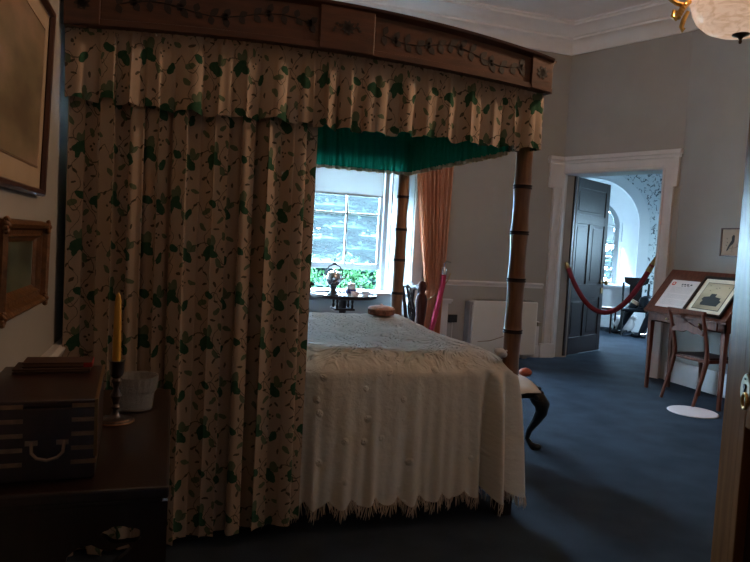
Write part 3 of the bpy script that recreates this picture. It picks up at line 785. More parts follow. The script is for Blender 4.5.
# gathered cloth along a path
def gathered(path, ztopf, zbotf, amp, wl, seed, flare=.3, thick=0, rows=22, du=.0075, hemwave=.012, uvoff=0, ends=None, drift=.0):
    rnd = random.Random(seed)
    # resample
    seg = [(Vector(b)-Vector(a)).length for a, b in zip(path, path[1:])]; Ltot = sum(seg)
    n = int(Ltot/du)
    # irregular fold phase
    ph = [0]; 
    k1 = [rnd.uniform(0, 6.28) for _ in range(6)]
    bm = BM(); uvl = bm.loops.layers.uv.new('UVMap'); G = []; UV = {}
    base = []
    for i in range(n+1):
        s = Ltot*i/n; q = s; j = 0
        while j < len(seg)-1 and q > seg[j]: q -= seg[j]; j += 1
        a, b = Vector(path[j]), Vector(path[j+1]); d = (b-a).normalized(); nn = Vector((d.y, -d.x))
        # smooth the normal near corners
        if j < len(seg)-1 and seg[j]-q < .05:
            d2 = (Vector(path[j+2])-Vector(path[j+1])).normalized(); n2 = Vector((d2.y, -d2.x)); w = .5*(1-(seg[j]-q)/.05); nn = (nn*(1-w)+n2*w).normalized()
        if j > 0 and q < .05:
            d0 = (Vector(path[j])-Vector(path[j-1])).normalized(); n0 = Vector((d0.y, -d0.x)); w = .5*(1-q/.05); nn = (nn*(1-w)+n0*w).normalized()
        base.append((a+d*q, nn, d, s))
    def fold(s, f):
        p = 2*pi*s/wl+1.1*sin(2*pi*s/(wl*3.7)+k1[0])+.7*sin(2*pi*s/(wl*6.1)+k1[1])
        x = sin(p+.25*sin(f*2+k1[2]))
        v = (abs(x)**.75)*(1 if x > 0 else -1)
        a = .75+.35*sin(2*pi*s/(wl*2.6)+k1[3]+f)
        return v*a+.22*sin(2.7*p+k1[4])
    for r in range(rows+1):
        f = r/rows; row = []; ulen = 0; prev = None
        for i, (p, nn, d, s) in enumerate(base):
            am = amp*(1-flare+flare*f)
            o = am*fold(s, f)
            pt = p+nn*o+d*(.35*am*cos(2*pi*s/wl*2))
            zt, zb = ztopf(s), zbotf(s)
            if r == rows: zb += 0
            z = zt+(zb-zt)*f+hemwave*f*fold(s+wl*.1, 1)*(.6)
            v = bm.verts.new((pt.x, pt.y, z)); row.append(v)
            if prev is not None: ulen += (pt-prev).length
            prev = pt
            UV[v] = (ulen+uvoff, z)
        # use same u for every row (mid row lengths scaled)
        G.append(row)
    mid = [UV[v][0] for v in G[rows]]
    for r in range(rows):
        for i in range(n):
            vs = (G[r][i], G[r][i+1], G[r+1][i+1], G[r+1][i]); f = bm.faces.new(vs)
            for lp, vv, ii in zip(f.loops, vs, (i, i+1, i+1, i)): lp[uvl].uv = (mid[ii], UV[vv][1])
    return bm, G
# near bed curtain
bm, G = gathered([(-.435, 2.892), (.60, 2.892)], lambda s: 2.12, lambda s: .003+.075*s, .040, .115, 3, flare=.25, rows=50, du=.005, hemwave=.0)
o = obj('bed_curtain', bm, M_FLORAL, ang=180); tag(o, 'full length cream and green floral curtain closing the near side of the bed', 'curtain')
# outer valance: near side, foot, far
VY, VX = 2.862, 1.735
def vtop(s):
    if s < VX+.40: x = -.40+s; return 2.215+.055*cz(x, CX0, CX1)
    return 2.215+.03
val = thing('bed_valance', 'gathered cream and green floral valance below the wooden cornice', 'valance', (0, 0, 0))
bm, G = gathered([(-.445, VY), (VX, VY), (VX, 4.73), (-.40, 4.73)], vtop, lambda s: 1.915+.006*sin(s*9)+(.06*min(1, max(0, (s-2.25)/.4))), .026, .118, 11, flare=.75, rows=16, hemwave=.016, uvoff=.13)
obj('valance_fabric', bm, M_FLORAL, val, ang=180)
bm, G = gathered([(-.445, VY-.004), (VX+.004, VY-.004), (VX+.004, 4.3)], lambda s: vtop(s)+.0, lambda s: vtop(s)-.045, .006, .03, 5, flare=0, rows=5, hemwave=.001)
obj('valance_heading', bm, M_FLORAL, val, ang=180)
# green inner valance, pleated, with cream braid
gi = thing('inner_valance', 'green pleated inner valance with cream edging inside the canopy', 'valance', (0, 0, 0))
gp = [(1.655, 3.06), (1.655, 4.545), (-.26, 4.545)]
bm, G = gathered(gp, lambda s: 2.29, lambda s: 1.925+.02*min(1, s/1.4), .016, .055, 23, flare=.6, rows=10, hemwave=.004, du=.006)
bt = BM()
idx = {}
n = len(G[0])
tv = []
for i in range(n):
    a = G[-1][i].co.copy(); tv.append((bt.verts.new(a+Vector((0, 0, .004))), bt.verts.new(a+Vector((0, 0, -.020+.004*sin(i*.5))))))
for a, b in zip(tv, tv[1:]): bt.faces.new((a[0], b[0], b[1], a[1]))
gf = obj('valance_fabric', bm, M_GREEN, gi, ang=180)
obj('braid_edging', bt, M_TRIM, gi, ang=180)

# coverlet
def coverlet():
    rnd = random.Random(4)
    bm = BM(); uvl = bm.loops.layers.uv.new('UVMap'); top = bm.verts.layers.float.new('topness')
    x0, x1, y0, y1 = -.30, 1.752, 2.925, 4.70
    rc = .09
    per = []   # perimeter points with outward normals, from head-near to foot to head-far
    step = .0085
    def add(px, py, nx, ny):
        if ny < -.5: q = min(1, max(0, (.76-px)/.2)); py += .065*q*q*(3-2*q)
        per.append((Vector((px, py)), Vector((nx, ny))))
    x = x0
    while x < x1-rc: add(x, y0, 0, -1); x += step
    k = 30
    for i in range(k): a = -pi/2+pi/2*i/k; add(x1-rc+rc*cos(a), y0+rc+rc*sin(a), cos(a), sin(a))
    y = y0+rc
    while y < y1-rc: add(x1, y, 1, 0); y += step*2
    for i in range(12): a = pi/2*i/12; add(x1-rc+rc*cos(a), y1-rc+rc*sin(a), cos(a), sin(a))
    x = x1-rc
    while x > x0: add(x, y1, 0, 1); x -= step*3
    S = [0]
    for a, b in zip(per, per[1:]): S.append(S[-1]+(b[0]-a[0]).length)
    Lc = x1-rc-x0   # arclength at near corner start
    ph = [rnd.uniform(0, 6.28) for _ in range(8)]
    zt = .875
    def foldf(s):
        return .55*sin(2*pi*s/.125+ph[0]+1.3*sin(2*pi*s/.47+ph[1]))+.35*sin(2*pi*s/.071+ph[2]+.8*sin(2*pi*s/.33+ph[3]))+.25*sin(2*pi*s/.29+ph[4])
    nt, ns = 26, 34
    rows = []
    for r in range(nt+ns+1):
        row = []
        for (p, nv), s in zip(per, S):
            sp = Vector((min(max(p.x, x0+.0), x1-.85), (y0+y1)/2))
            corner = math.exp(-((s-(Lc+.08))/.16)**2)
            if r <= nt:
                f = (r/nt)**.8
                q = sp+(p-sp)*f
                edge = (1-f)
                z = zt+.012*sin(3*q.x+1)*sin(2.3*q.y) + .006*sin(9*q.x+4*q.y)*f
                d2 = (p-q).length
                if d2 < .22: z -= .085*(1-d2/.22)**2.2
                z -= .02*corner*f
                # soft radiating creases near the edge
                z += .005*foldf(s)*max(0, 1-d2/.5)**1.5
                q = q
                tp = 1.0 if d2 > .16 else d2/.16
                v = bm.verts.new((q.x, q.y, z)); v[top] = tp
                uvv = (q.x, q.y)
            else:
                f = (r-nt)/ns
                hem = .118+.030*s-.042*abs(sin(pi*s/.118))+.008*sin(s*7)-.035*corner
                if s > Lc+.1: hem += .0
                z0 = zt-.085+.005*foldf(s)-.02*corner
                z = z0+(hem-z0)*f
                off = .005+.018*f**.5+.022*(f**.8)*foldf(s)*(.6+.8*f)+.045*corner*f**.9+.070*corner*sin(2*pi*s/.12+1)*f**.35
                off += (-.085*math.exp(-((s-(Lc-.075))/.028)**2)+.045*math.exp(-((s-(Lc-.02))/.03)**2)-.05*math.exp(-((s-(Lc+.075))/.022)**2)-.03*math.exp(-((s-(Lc-.19))/.03)**2))*f**.5
                if nv.y > .5: off = max(-.02, min(off, .03))
                q = p+nv*off
                v = bm.verts.new((q.x, q.y, z)); v[top] = 0
                uvv = (s+x0, -(z0-z)+y0 if nv.y < -.5 else z+y0-.8)
            row.append((v, uvv))
        rows.append(row)
    for r in range(nt+ns):
        for i in range(len(per)-1):
            q4 = (rows[r][i], rows[r][i+1], rows[r+1][i+1], rows[r+1][i])
            try: f = bm.faces.new([q[0] for q in q4])
            except ValueError: continue
            for lp, q in zip(f.loops, q4): lp[uvl].uv = q[1]
    hemv = [(v.co.copy(), S[i], per[i][1]) for i, (v, _) in enumerate(rows[-1])]
    bmesh.ops.remove_doubles(bm, verts=bm.verts[:], dist=.00002)
    return bm, hemv
bm, hemv = coverlet()
cv = obj('coverlet', bm, M_COVER, ang=180); tag(cv, 'cream embroidered bedspread with scalloped fringed hem covering the bed', 'bedspread')
bm = BM(); rnd = random.Random(9)
for i, (p, s, nv) in enumerate(hemv):
    if nv.y > .5: continue
    for k in range(2 if nv.y < 0 else 1):
        d = Vector((-nv.y, nv.x, 0)); b = p+d*rnd.uniform(-.004, .004); L = rnd.uniform(.035, .062)
        sw = rnd.uniform(-.012, .012); cl = .012*sin(2*pi*s/.118*1+1.5)
        tip = b+d*(sw+cl)+Vector((nv.x, nv.y, 0))*rnd.uniform(-.004, .012)+Vector((0, 0, -L))
        tube(bm, [b+Vector((0, 0, .004)), (b+tip)/2+d*rnd.uniform(-.003, .003), tip], [.0024, .0022, .0010], 3)
fr = obj('fringe', bm, mat('cotton_fringe', (.60, .50, .40), rough=.9, var=.1), cv, smooth=False); fr['kind'] = 'stuff'
# white knotted tie and thin cord at the post
t = thing('cotton_tie', 'small white cotton knot tied beside the near foot post', 'tie', (1.645, 2.955, .875))
bm = BM(); ball(bm, (0, 0, 0), .024, (1.1, 1, .9)); ball(bm, (.022, .0, -.012), .017); ball(bm, (-.02, .004, .006), .015); obj('knot', bm, M_WHITEPAPER, t)
bm = BM(); tube(bm, [(.02, 0, 0), (.04, .01, .005), (.07, .01, 0)], .005, 6); obj('tie_end', bm, M_WHITEPAPER, t)
bm = BM(); tube(bm, [(1.66, 3.25, .882), (1.68, 3.14, .905), (1.70, 3.035, .945)], .0018, 5)
tag(obj('thin_cord', bm, mat('tan_string', (.3, .2, .12), rough=.8)), 'thin tan cord running from the bedspread to the near bamboo post', 'cord')
# round trinket box on the bed
t = thing('trinket_box', 'small round pink and brown box lying on the bedspread', 'box', (1.455, 4.40, .886), .3)
bm = BM(); lathe(bm, [(.07, 0), (.094, .008), (.098, .02), (.098, .042), (.093, .046)], seg=28); obj('box_body', bm, mat('brown_patterned_cloth', (.22, .09, .065), rough=.7, var=.7, vscale=40), t)
bm = BM(); lathe(bm, [(.096, .046), (.098, .052), (.085, .062), (.05, .07), (.015, .072), (.0, .073)], seg=28, cap=False); ball(bm, (0, 0, .074), .012); obj('lid', bm, mat('pink_quilted_lid', (.80, .50, .42), rough=.7, var=.2, vscale=30), t)

# ------------------------------------------------------------------ stool at the foot of the bed
st = thing('long_stool', 'low black cabriole legged stool standing at the foot of the bed', 'stool', (2.315, 4.36, 0), 0)
SW, SL = .23, .46
bm = BM(); box(bm, -SW, SW, -SL, SL, .375, .425); box(bm, -SW+.015, SW-.015, -SL+.015, SL-.015, .425, .455); obj('seat', bm, M_BLACK, st, bev=.014)
def cab_leg(sx, sy):
    bm = BM(); pts = []; rr = []
    prof = [(-.01, .40, .038), (.022, .37, .058), (.046, .325, .055), (.044, .27, .043), (.020, .20, .031), (-.010, .13, .021), (-.018, .07, .018), (.0, .035, .020), (.018, .018, .028), (.026, .004, .024)]
    for o, z, r_ in prof: pts.append(((SW-.055+o)*sx, (SL-.055+o)*sy, z)); rr.append(r_)
    tube(bm, pts, rr, 12); ball(bm, ((SW-.020)*sx, (SL-.020)*sy, .022), .029, (1.1, 1.1, .75))
    for q in (-1, 1): ball(bm, ((SW-.012+.02*q)*sx, (SL-.012-.02*q)*sy, .350), .026, (1, 1, 1.25)); ball(bm, ((SW-.03+.045*q)*sx, (SL-.03-.045*q)*sy, .385), .020)
    return bm
for sx in (-1, 1):
    for sy in (-1, 1): obj('leg', cab_leg(sx, sy), M_BLACK, st)
t = thing('information_leaflet', 'white leaflet lying on the black stool with its end drooping over the edge', 'leaflet', (2.37, 4.2, .462), 0)
def sheet(bm, P, droop, n=10):
    A = []
    for i in range(n+1):
        f = i/n; p = Vector(P[0]).lerp(Vector(P[3]), f); q = Vector(P[1]).lerp(Vector(P[2]), f)
        z = .004+.012*sin(pi*f)-(droop*max(0, (f-.72)/.28)**1.6)
        A.append((bm.verts.new((p.x-2.42, p.y-4.2, z+P[0][2])), bm.verts.new(((p.x+q.x)/2-2.42, (p.y+q.y)/2-4.2, z+.010+P[0][2])), bm.verts.new((q.x-2.42, q.y-4.2, z+P[0][2]))))
    for a, b in zip(A, A[1:]):
        bm.faces.new((a[0], b[0], b[1], a[1])); bm.faces.new((a[1], b[1], b[2], a[2]))
bm = BM(); sheet(bm, [(2.28, 4.55, .012), (2.56, 4.60, .012), (2.54, 3.86, .012), (2.28, 3.80, .012)], .05); o = obj('leaflet_cover', bm, M_WHITEPAPER, t, recalc=False); sm = o.modifiers.new('solid', 'SOLIDIFY'); sm.thickness = .004
bm = BM(); sheet(bm, [(2.20, 4.45, .0), (2.42, 4.50, .0), (2.34, 3.80, .0), (2.18, 3.74, .0)], .10); o = obj('leaflet_page', bm, M_WHITEPAPER, t, recalc=False); sm = o.modifiers.new('solid', 'SOLIDIFY'); sm.thickness = .003
bm = BM(); ball(bm, (0, 0, .032), .042, (1.2, 1, .75), 18, 12); lathe(bm, [(.006, .055), (.004, .066)], seg=8)
tag(obj('pincushion', bm, mat('orange_red_velvet', (.45, .10, .045), rough=.7), loc=(2.535, 4.16, .478)), 'small orange red cushion lying on the black stool', 'pincushion')

# ------------------------------------------------------------------ near side table, chest, candlestick
TB = dict(x0=-.40, x1=.010, y0=1.425, y1=2.345, z=.85)
tb = thing('side_table', 'very dark wooden side table with pierced apron against the left wall', 'table', (0, 0, 0))
bm = BM(); box(bm, TB['x0'], TB['x1'], TB['y0'], TB['y1'], .822, .85); box(bm, TB['x0'], TB['x1']-.012, TB['y0']+.012, TB['y1']-.012, .808, .824)
obj('tabletop', bm, M_TOP, tb, smooth=False, bev=.006)
def shaped_panel(name, outer, holes, thick, M, m, parent):
    cu = bpy.data.curves.new(name, 'CURVE'); cu.dimensions = '2D'; cu.fill_mode = 'BOTH'; cu.extrude = thick/2
    for lp in [outer]+holes:
        sp = cu.splines.new('POLY'); sp.points.add(len(lp)-1)
        for p, q in zip(sp.points, lp): p.co = (q[0], q[1], 0, 1)
        sp.use_cyclic_u = True
    o = bpy.data.objects.new('tmp', cu); C.objects.link(o)
    dg = bpy.context.evaluated_depsgraph_get(); me = bpy.data.meshes.new_from_object(o.evaluated_get(dg))
    bpy.data.objects.remove(o); me.transform(M); me.materials.clear(); me.materials.append(m); me.name = name
    r = bpy.data.objects.new(name, me); C.objects.link(r); r.parent = parent
    return r
def blob(cx, cy, pts): return [(cx+x, cy+y) for x, y in pts]
def scallop(cx, cy, rx, ry, n, dep, rot=0, N=60):
    out = []
    for i in range(N):
        a = 2*pi*i/N; r = 1+dep*abs(sin(n*a/2)); x, y = rx*cos(a)*r, ry*sin(a)*r
        out.append((cx+x*cos(rot)-y*sin(rot), cy+x*sin(rot)+y*cos(rot)))
    return out
# apron lies in the plane y = y0+.03 ; coordinates (x, z)
xa, xb = TB['x0']+.01, TB['x1']-.002
APX = [(xa, .81), (xb, .81), (xb, .50), (xb-.02, .48), (-.05, .55), (-.10, .60)]
outer = [(xa, .81), (xb, .81), (xb, .05), (xb-.035, .05), (xb-.045, .45), (-.06, .50), (-.13, .50), (-.19, .50), (-.26, .50), (-.30, .49), (-.335, .45), (xa+.04, .05), (xa, .05)]
h1 = scallop(-.084, .741, .036, .017, 5, .2, -.1)
h2 = [(-.198, .668), (-.192, .702), (-.172, .720), (-.145, .724), (-.128, .714), (-.110, .706), (-.090, .714), (-.070, .719), (-.062, .710), (-.08, .692), (-.105, .672), (-.125, .664), (-.145, .668), (-.165, .66), (-.185, .658)]
shaped_panel('front_apron', outer, [h1, h2], .022, T(0, TB['y0']+.03, 0, rx=radians(90)), M_TOP, tb)
for x in (xa, xb-.045):
    for y in (TB['y0']+.042, TB['y1']-.065): bm = BM(); box(bm, x, x+.045, y, y+.045, 0, .808); obj('leg', bm, M_TOP, tb, smooth=False, bev=.004)
bm = BM(); box(bm, xb-.03, xb-.01, TB['y0']+.088, TB['y1']-.066, .62, .805); obj('side_apron', bm, M_TOP, tb, smooth=False)
bm = BM(); box(bm, xa+.046, xb-.046, TB['y1']-.045, TB['y1']-.03, .74, .805); obj('back_apron', bm, M_TOP, tb, smooth=False)

ch = thing('brass_bound_box', 'small dark wooden box with brass straps standing on the side table', 'box', (0, 0, 0))
bx0, bx1, by0, by1, bz0, bz1 = -.388, -.148, 1.50, 1.885, .851, 1.026
bm = BM(); box(bm, bx0, bx1, by0, by1, bz0, bz0+.160); obj('box_body', bm, M_CHEST, ch, smooth=False, bev=.004)
bm = BM(); box(bm, bx0, bx1, by0, by1, bz0+.161, bz1); obj('lid', bm, M_CHEST, ch, smooth=False, bev=.004)
for k in range(5):
    z = .890+.0312*k
    for xs_ in ((bx0-.001, -.291), (-.197, bx1+.002)):
        bm = BM(); box(bm, xs_[0], xs_[1], by0-.0025, by0, z-.0045, z+.0045)
        if xs_[1] > bx1: box(bm, bx1, bx1+.0022, by0-.002, by0+.06, z-.0045, z+.0045)
        for q in (.2, .8): lathe(bm, [(.0016, 0), (.001, .0015)], M=T(xs_[0]+(xs_[1]-xs_[0])*q, by0-.0025, z, rx=radians(90)), seg=8)
        obj('brass_strap', bm, M_BRASSDULL, ch, smooth=False)
bm = BM(); box(bm, bx1-.004, bx1+.003, by0-.003, by0+.004, bz0+.05, bz1+.002); box(bm, bx1-.004, bx1+.003, by0, by1, bz1-.003, bz1+.002)
obj('corner_strip', bm, mat('corner_brass', (.22, .12, .05), rough=.4, metal=.7), ch, smooth=False)
bm = BM(); hz = .925
tube(bm, [(-.274, by0-.004, hz+.012), (-.272, by0-.012, hz-.008), (-.262, by0-.016, hz-.018), (-.242, by0-.018, hz-.023), (-.222, by0-.016, hz-.018), (-.212, by0-.012, hz-.008), (-.210, by0-.004, hz+.012)], .0035, 8)
for x in (-.272, -.212): box(bm, x-.014, x+.010, by0-.005, by0, hz+.006, hz+.016)
obj('drop_handle', bm, mat('handle_brass', (.25, .17, .12), rough=.45, metal=.4), ch)
_p = Vector((bx1, by0, 0)); ch.rotation_euler = (0, 0, radians(3.2)); ch.location = _p-(Euler((0, 0, radians(3.2))).to_matrix() @ _p)
# books on the box
M_BOOK = mat('brown_leather_book', (.05, .020, .012), rough=.5, var=.3, vscale=30); M_PAGES = mat('aged_pages', (.22, .14, .09), rough=.9)
def book(x0, x1, y0, y1, z0, z1, label, spine, m):
    t = thing('book', label, 'book', ((x0+x1)/2-.018, (y0+y1)/2-.008, z0), radians(3.2), 'old books lying on the brass bound box')
    a, b, c_ = (x1-x0)/2, (y1-y0)/2, z1-z0
    bm = BM(); box(bm, -a, a, -b, b, 0, .003); box(bm, -a, a, -b, b, c_-.003, c_); box(bm, a-.004, a+.001, -b, b, 0, c_); obj('cover', bm, m, t, smooth=False, bev=.001)
    bm = BM(); box(bm, -a+.004, a-.005, -b+.004, b-.004, .003, c_-.003); obj('pages', bm, M_PAGES, t, smooth=False)
    if spine:
        bm = BM(); box(bm, a+.0005, a+.003, -b, b, .001, c_-.001); box(bm, a-.018, a+.002, -b-.001, -b+.02, .001, c_-.001); obj('spine', bm, spine, t, smooth=False)
book(-.358, -.180, 1.785, 1.884, bz1+.001, bz1+.0115, 'lower brown leather book lying on the brass bound box', None, M_BOOK)
book(-.338, -.178, 1.80, 1.884, bz1+.012, bz1+.025, 'upper brown book with a red spine on the brass bound box', mat('red_spine', (.38, .02, .015), rough=.5), M_BOOK)
# candlestick
cs = thing('candlestick', 'slender metal candlestick holding a yellow candle on the side table', 'candlestick', (-.142, 1.945, .851))
M_PEW = mat('dark_pewter', (.10, .085, .085), rough=.3, metal=.8, var=.3)
bm = BM(); lathe(bm, [(.046, 0), (.050, .003), (.048, .007), (.038, .010), (.02, .014), (.011, .022), (.008, .034), (.013, .042), (.008, .050), (.012, .066), (.016, .074), (.011, .084), (.007, .095), (.009, .108), (.014, .118), (.010, .126), (.020, .136), (.021, .172), (.023, .176), (.014, .176)], seg=28)
obj('stem', bm, M_PEW, cs)
bm = BM(); lathe(bm, [(.044, .010), (.046, .006), (.053, .002), (.053, .0), (.05, .0)], seg=32, cap=False); obj('base_rim', bm, mat('copper_rim', (.22, .12, .07), rough=.3, metal=.8), cs)
bm = BM(); lathe(bm, [(.0115, 0), (.0120, .02), (.0105, .12), (.0085, .175), (.006, .192), (.0015, .20)], c=(-.144, 1.945, 1.022), seg=18)
cd = obj('candle', bm, mat('yellow_wax', (.62, .33, .045), rough=.4, var=.06)); tag(cd, 'tall yellow wax candle standing in the slender candlestick', 'candle')
bm = BM(); tube(bm, [(-.144, 1.945, 1.220), (-.143, 1.945, 1.228), (-.140, 1.945, 1.234)], .001, 5); obj('wick', bm, M_PAGES, cd)
# cut glass bowl behind the candlestick
bm = BM(); n = 40
def ring_prof(): return [(.038, .0), (.050, .004), (.052, .03), (.055, .055), (.060, .062), (.064, .095), (.064, .105), (.061, .105), (.060, .095), (.055, .064), (.050, .055), (.047, .03), (.046, .010), (.0, .008)]
for seg_ in (1,):
    rings = []
    for r, z in ring_prof():
        ring = []
        for i in range(n):
            a = 2*pi*i/n; rr = r*(1+(.025 if i % 2 else -.025)*(1 if z > .058 and r > .058 else .3))
            ring.append(bm.verts.new((rr*cos(a), rr*sin(a), z)))
        rings.append(ring)
    for a, b in zip(rings, rings[1:]):
        for i in range(n): bm.faces.new((a[i], a[(i+1) % n], b[(i+1) % n], b[i]))
m, nt, b, out = new_mat('cut_glass'); b.inputs['Transmission Weight'].default_value = .75; b.inputs['Roughness'].default_value = .12; b.inputs['Base Color'].default_value = (.75, .75, .78, 1)
nz = nt.nodes.new('ShaderNodeTexVoronoi'); nz.inputs['Scale'].default_value = 90; bp = nt.nodes.new('ShaderNodeBump'); bp.inputs['Strength'].default_value = .5; bp.inputs['Distance'].default_value = .004
nt.links.new(nz.outputs['Distance'], bp.inputs['Height']); nt.links.new(bp.outputs['Normal'], b.inputs['Normal'])
bowl = obj('glass_bowl', bm, m, ang=10, loc=(-.095, 2.075, .851)); tag(bowl, 'cut glass bowl with frosted rim behind the candlestick on the side table', 'bowl')

# ------------------------------------------------------------------ pictures on the left wall
def print_mat(name, base, dark, sc_=6, green=None, axis=(0, 1, 1)):
    m, nt, b, out = new_mat(name); N = nt.nodes.new; L = nt.links.new
    tc = N('ShaderNodeTexCoord'); nz = N('ShaderNodeTexNoise'); nz.inputs['Scale'].default_value = sc_; nz.inputs['Detail'].default_value = 8; mp = N('ShaderNodeMapping'); mp.inputs['Scale'].default_value = (1, .35, 1); L(tc.outputs['Object'], mp.inputs['Vector']); L(mp.outputs['Vector'], nz.inputs['Vector'])
    cr = N('ShaderNodeValToRGB'); e = cr.color_ramp.elements
    e[0].color = (*dark, 1); e[0].position = .34; e[1].color = (*base, 1); e[1].position = .62
    if green: x = e.new(.46); x.color = (*green, 1)
    L(nz.outputs['Fac'], cr.inputs['Fac']); L(cr.outputs['Color'], b.inputs['Base Color']); b.inputs['Roughness'].default_value = .35
    return m
def wall_picture(name, label, ylo, yhi, zlo, zhi, prof, mframe, mimg, mount=0, lean=.0, mmount=None, extra=None):
    # hung on the left wall: local x out of the wall, y along, z up
    t = thing(name, label, 'picture', (XL, (ylo+yhi)/2, zlo)); t.rotation_euler = (0, lean, 0)
    a = (yhi-ylo)/2; h = zhi-zlo
    bm = BM(); loops = []
    for (ins, o) in prof:
        loops.append([bm.verts.new(p) for p in ((o, -a+ins, ins), (o, a-ins, ins), (o, a-ins, h-ins), (o, -a+ins, h-ins))])
    for p, q in zip(loops, loops[1:]):
        for i in range(4): bm.faces.new((p[i], p[(i+1) % 4], q[(i+1) % 4], q[i]))
    f = obj('frame', bm, mframe, t, smooth=False)
    if extra: extra(t, a, h)
    ins = prof[-1][0]
    bm = BM(); box(bm, .004, .010, -a+ins-.005, a-ins+.005, ins-.005, h-ins+.005)
    obj('mount' if mount else 'painting', bm, mmount if mount else mimg, t, smooth=False)
    if mount:
        k = ins+mount; bm = BM(); box(bm, .0105, .0125, -a+k, a-k, k*1.1, h-k); obj('print', bm, mimg, t, smooth=False)
        bm = BM()
        for (p0, p1, q0, q1) in ((-a+k-.006, a-k+.006, k*1.1-.006, k*1.1-.003), (-a+k-.006, a-k+.006, h-k+.003, h-k+.006), (-a+k-.006, -a+k-.003, k*1.1-.006, h-k+.006), (a-k+.003, a-k+.006, k*1.1-.006, h-k+.006)):
            box(bm, .0103, .0115, p0, p1, q0, q1)
        obj('ruled_line', bm, M_GILTFRAME, t, smooth=False)
    return t
wall_picture('framed_print', 'large framed faded print with cream mount high on the left wall', 1.40, 2.47, 1.50, 2.125,
    [(0, .0), (0, .022), (.006, .028), (.018, .026), (.024, .014)], M_FRAME, print_mat('faded_hunting_print', (.36, .235, .16), (.14, .10, .065), 7, (.22, .17, .10)), .062, .03, mat('aged_mount', (.40, .29, .19), rough=.8, var=.06))
def corners(t, a, h):
    rnd = random.Random(2)
    for sy in (-1, 1):
        for z in (0, h):
            bm = BM()
            for k in range(9):
                an = k*.7; r = .022
                ball(bm, (.048, sy*(a-.018)+r*.6*cos(an)*.8, (z-.018 if z else .018)+r*.8*sin(an)), .006+.003*rnd.random(), (1, 1, 1), 8, 6)
            ball(bm, (.05, sy*(a-.018), z-.018 if z else .018), .010, (1, 1, 1), 10, 8)
            obj('corner_ornament', bm, M_GILTFRAME, t)
wall_picture('gilt_framed_painting', 'small dark landscape in a deep gilt frame below the large print', 1.80, 2.40, 1.140, 1.415,
    [(0, 0), (0, .02), (.004, .045), (.014, .055), (.024, .048), (.030, .034), (.044, .030), (.048, .036), (.056, .022), (.066, .014)], M_GILTFRAME,
    print_mat('dark_landscape', (.16, .15, .10), (.03, .04, .03), 9, (.07, .09, .06)), 0, .02, extra=corners)

# ------------------------------------------------------------------ storage heater and fittings on the far wall
ht = thing('storage_heater', 'cream wall heater on the far wall right of the near post', 'heater', (4.11, YF, 0))
bm = BM(); box(bm, -.46, .48, -.17, -.02, .05, .755); obj('casing', bm, M_PLASTIC, ht, smooth=False, bev=.015)
bm = BM(); box(bm, -.40, .46, -.15, -.03, .750, .762); 
for i in range(26): box(bm, -.38+.032*i, -.372+.032*i, -.15, -.03, .758, .768)
obj('top_grille', bm, mat('taupe_grille', (.25, .23, .2), rough=.6), ht, smooth=False)  # grille in a darker grey-brown than the casing
bm = BM(); box(bm, -.50, -.46, -.15, -.01, .07, .74); box(bm, -.492, -.455, -.165, -.16, .70, .735); obj('control_panel', bm, mat('grey_side', (.22, .21, .21), rough=.5), ht, smooth=False, bev=.006)
for x in (-.4, .34): bm = BM(); box(bm, x, x+.06, -.1, -.03, 0, .055); obj('foot', bm, M_PLASTIC, ht, smooth=False)
t = thing('socket_box', 'black square socket on the far wall left of the heater', 'socket', (3.445, YF, .50))
bm = BM(); box(bm, -.06, .06, -.03, 0, -.045, .055); obj('socket_plate', bm, mat('black_plastic', (.006, .006, .006), rough=.4), t, smooth=False, bev=.004)
bm = BM(); tube(bm, [(0, -.012, -.045), (.0, -.012, -.2), (.01, -.012, -.33)], .006, 6); obj('cable', bm, M_PLASTIC, t)
t = thing('pipe_boxing', 'white boxed pipe casing with thermostat beside the doorcase', 'pipe casing', (4.655, YF, 0))
bm = BM(); box(bm, -.035, .04, -.06, 0, .175, .49); obj('casing', bm, W_WHITE, t, smooth=False, bev=.005)
bm = BM(); box(bm, .0, .06, -.085, -.05, .43, .48); obj('thermostat', bm, mat('brass_thermostat', (.3, .26, .2), rough=.4, metal=.3), t, smooth=False, bev=.003)
t = thing('dado_block', 'low white moulded plinth on the wall behind the curtain foot', 'plinth', (3.26, YF, 0))
bm = BM(); box(bm, -.10, .10, -.05, 0, 0, .70); obj('plinth_body', bm, W_WHITE, t, smooth=False, bev=.004)
bm = BM(); box(bm, -.12, .13, -.075, 0, .70, .725); box(bm, -.13, .145, -.09, 0, .725, .755); obj('plinth_cap', bm, W_WHITE, t, smooth=False, bev=.004)

# ------------------------------------------------------------------ red ropes
def hook(bm, c, M=None):
    lathe(bm, [(.02, 0), (.03, .01), (.03, .03), (.018, .045), (.012, .06), (.016, .075), (.0, .08)], c=c, seg=12)
t = thing('barrier_rope', 'red velvet barrier rope sagging across the open doorway', 'rope', (0, 0, 0))
a = Bp(.14, -.0); b = Bp(S1-.02, .02)
A = Vector((a.x, a.y, 1.30)); B = Vector((b.x, b.y, 1.43))
def catenary(A, B, sag, n=30):
    out = []
    for i in range(n+1):
        f = i/n; p = A.lerp(B, f); p.z -= sag*4*f*(1-f)*(1.0); out.append(p)
    return out
bm = BM(); pts = catenary(A, B, .67); tube(bm, pts[1:-1], .032, 10); obj('rope', bm, M_ROPE, t)
bm = BM(); tube(bm, pts[:2], [.02, .036], 10); obj('hook_end', bm, M_BRASS, t); bm = BM(); tube(bm, pts[-3:], [.038, .030, .016], 10); obj('hook_end', bm, M_BRASS, t)
t = thing('hanging_rope', 'crimson rope hanging from a chrome hook beside the tied curtain', 'rope', (0, 0, 0))
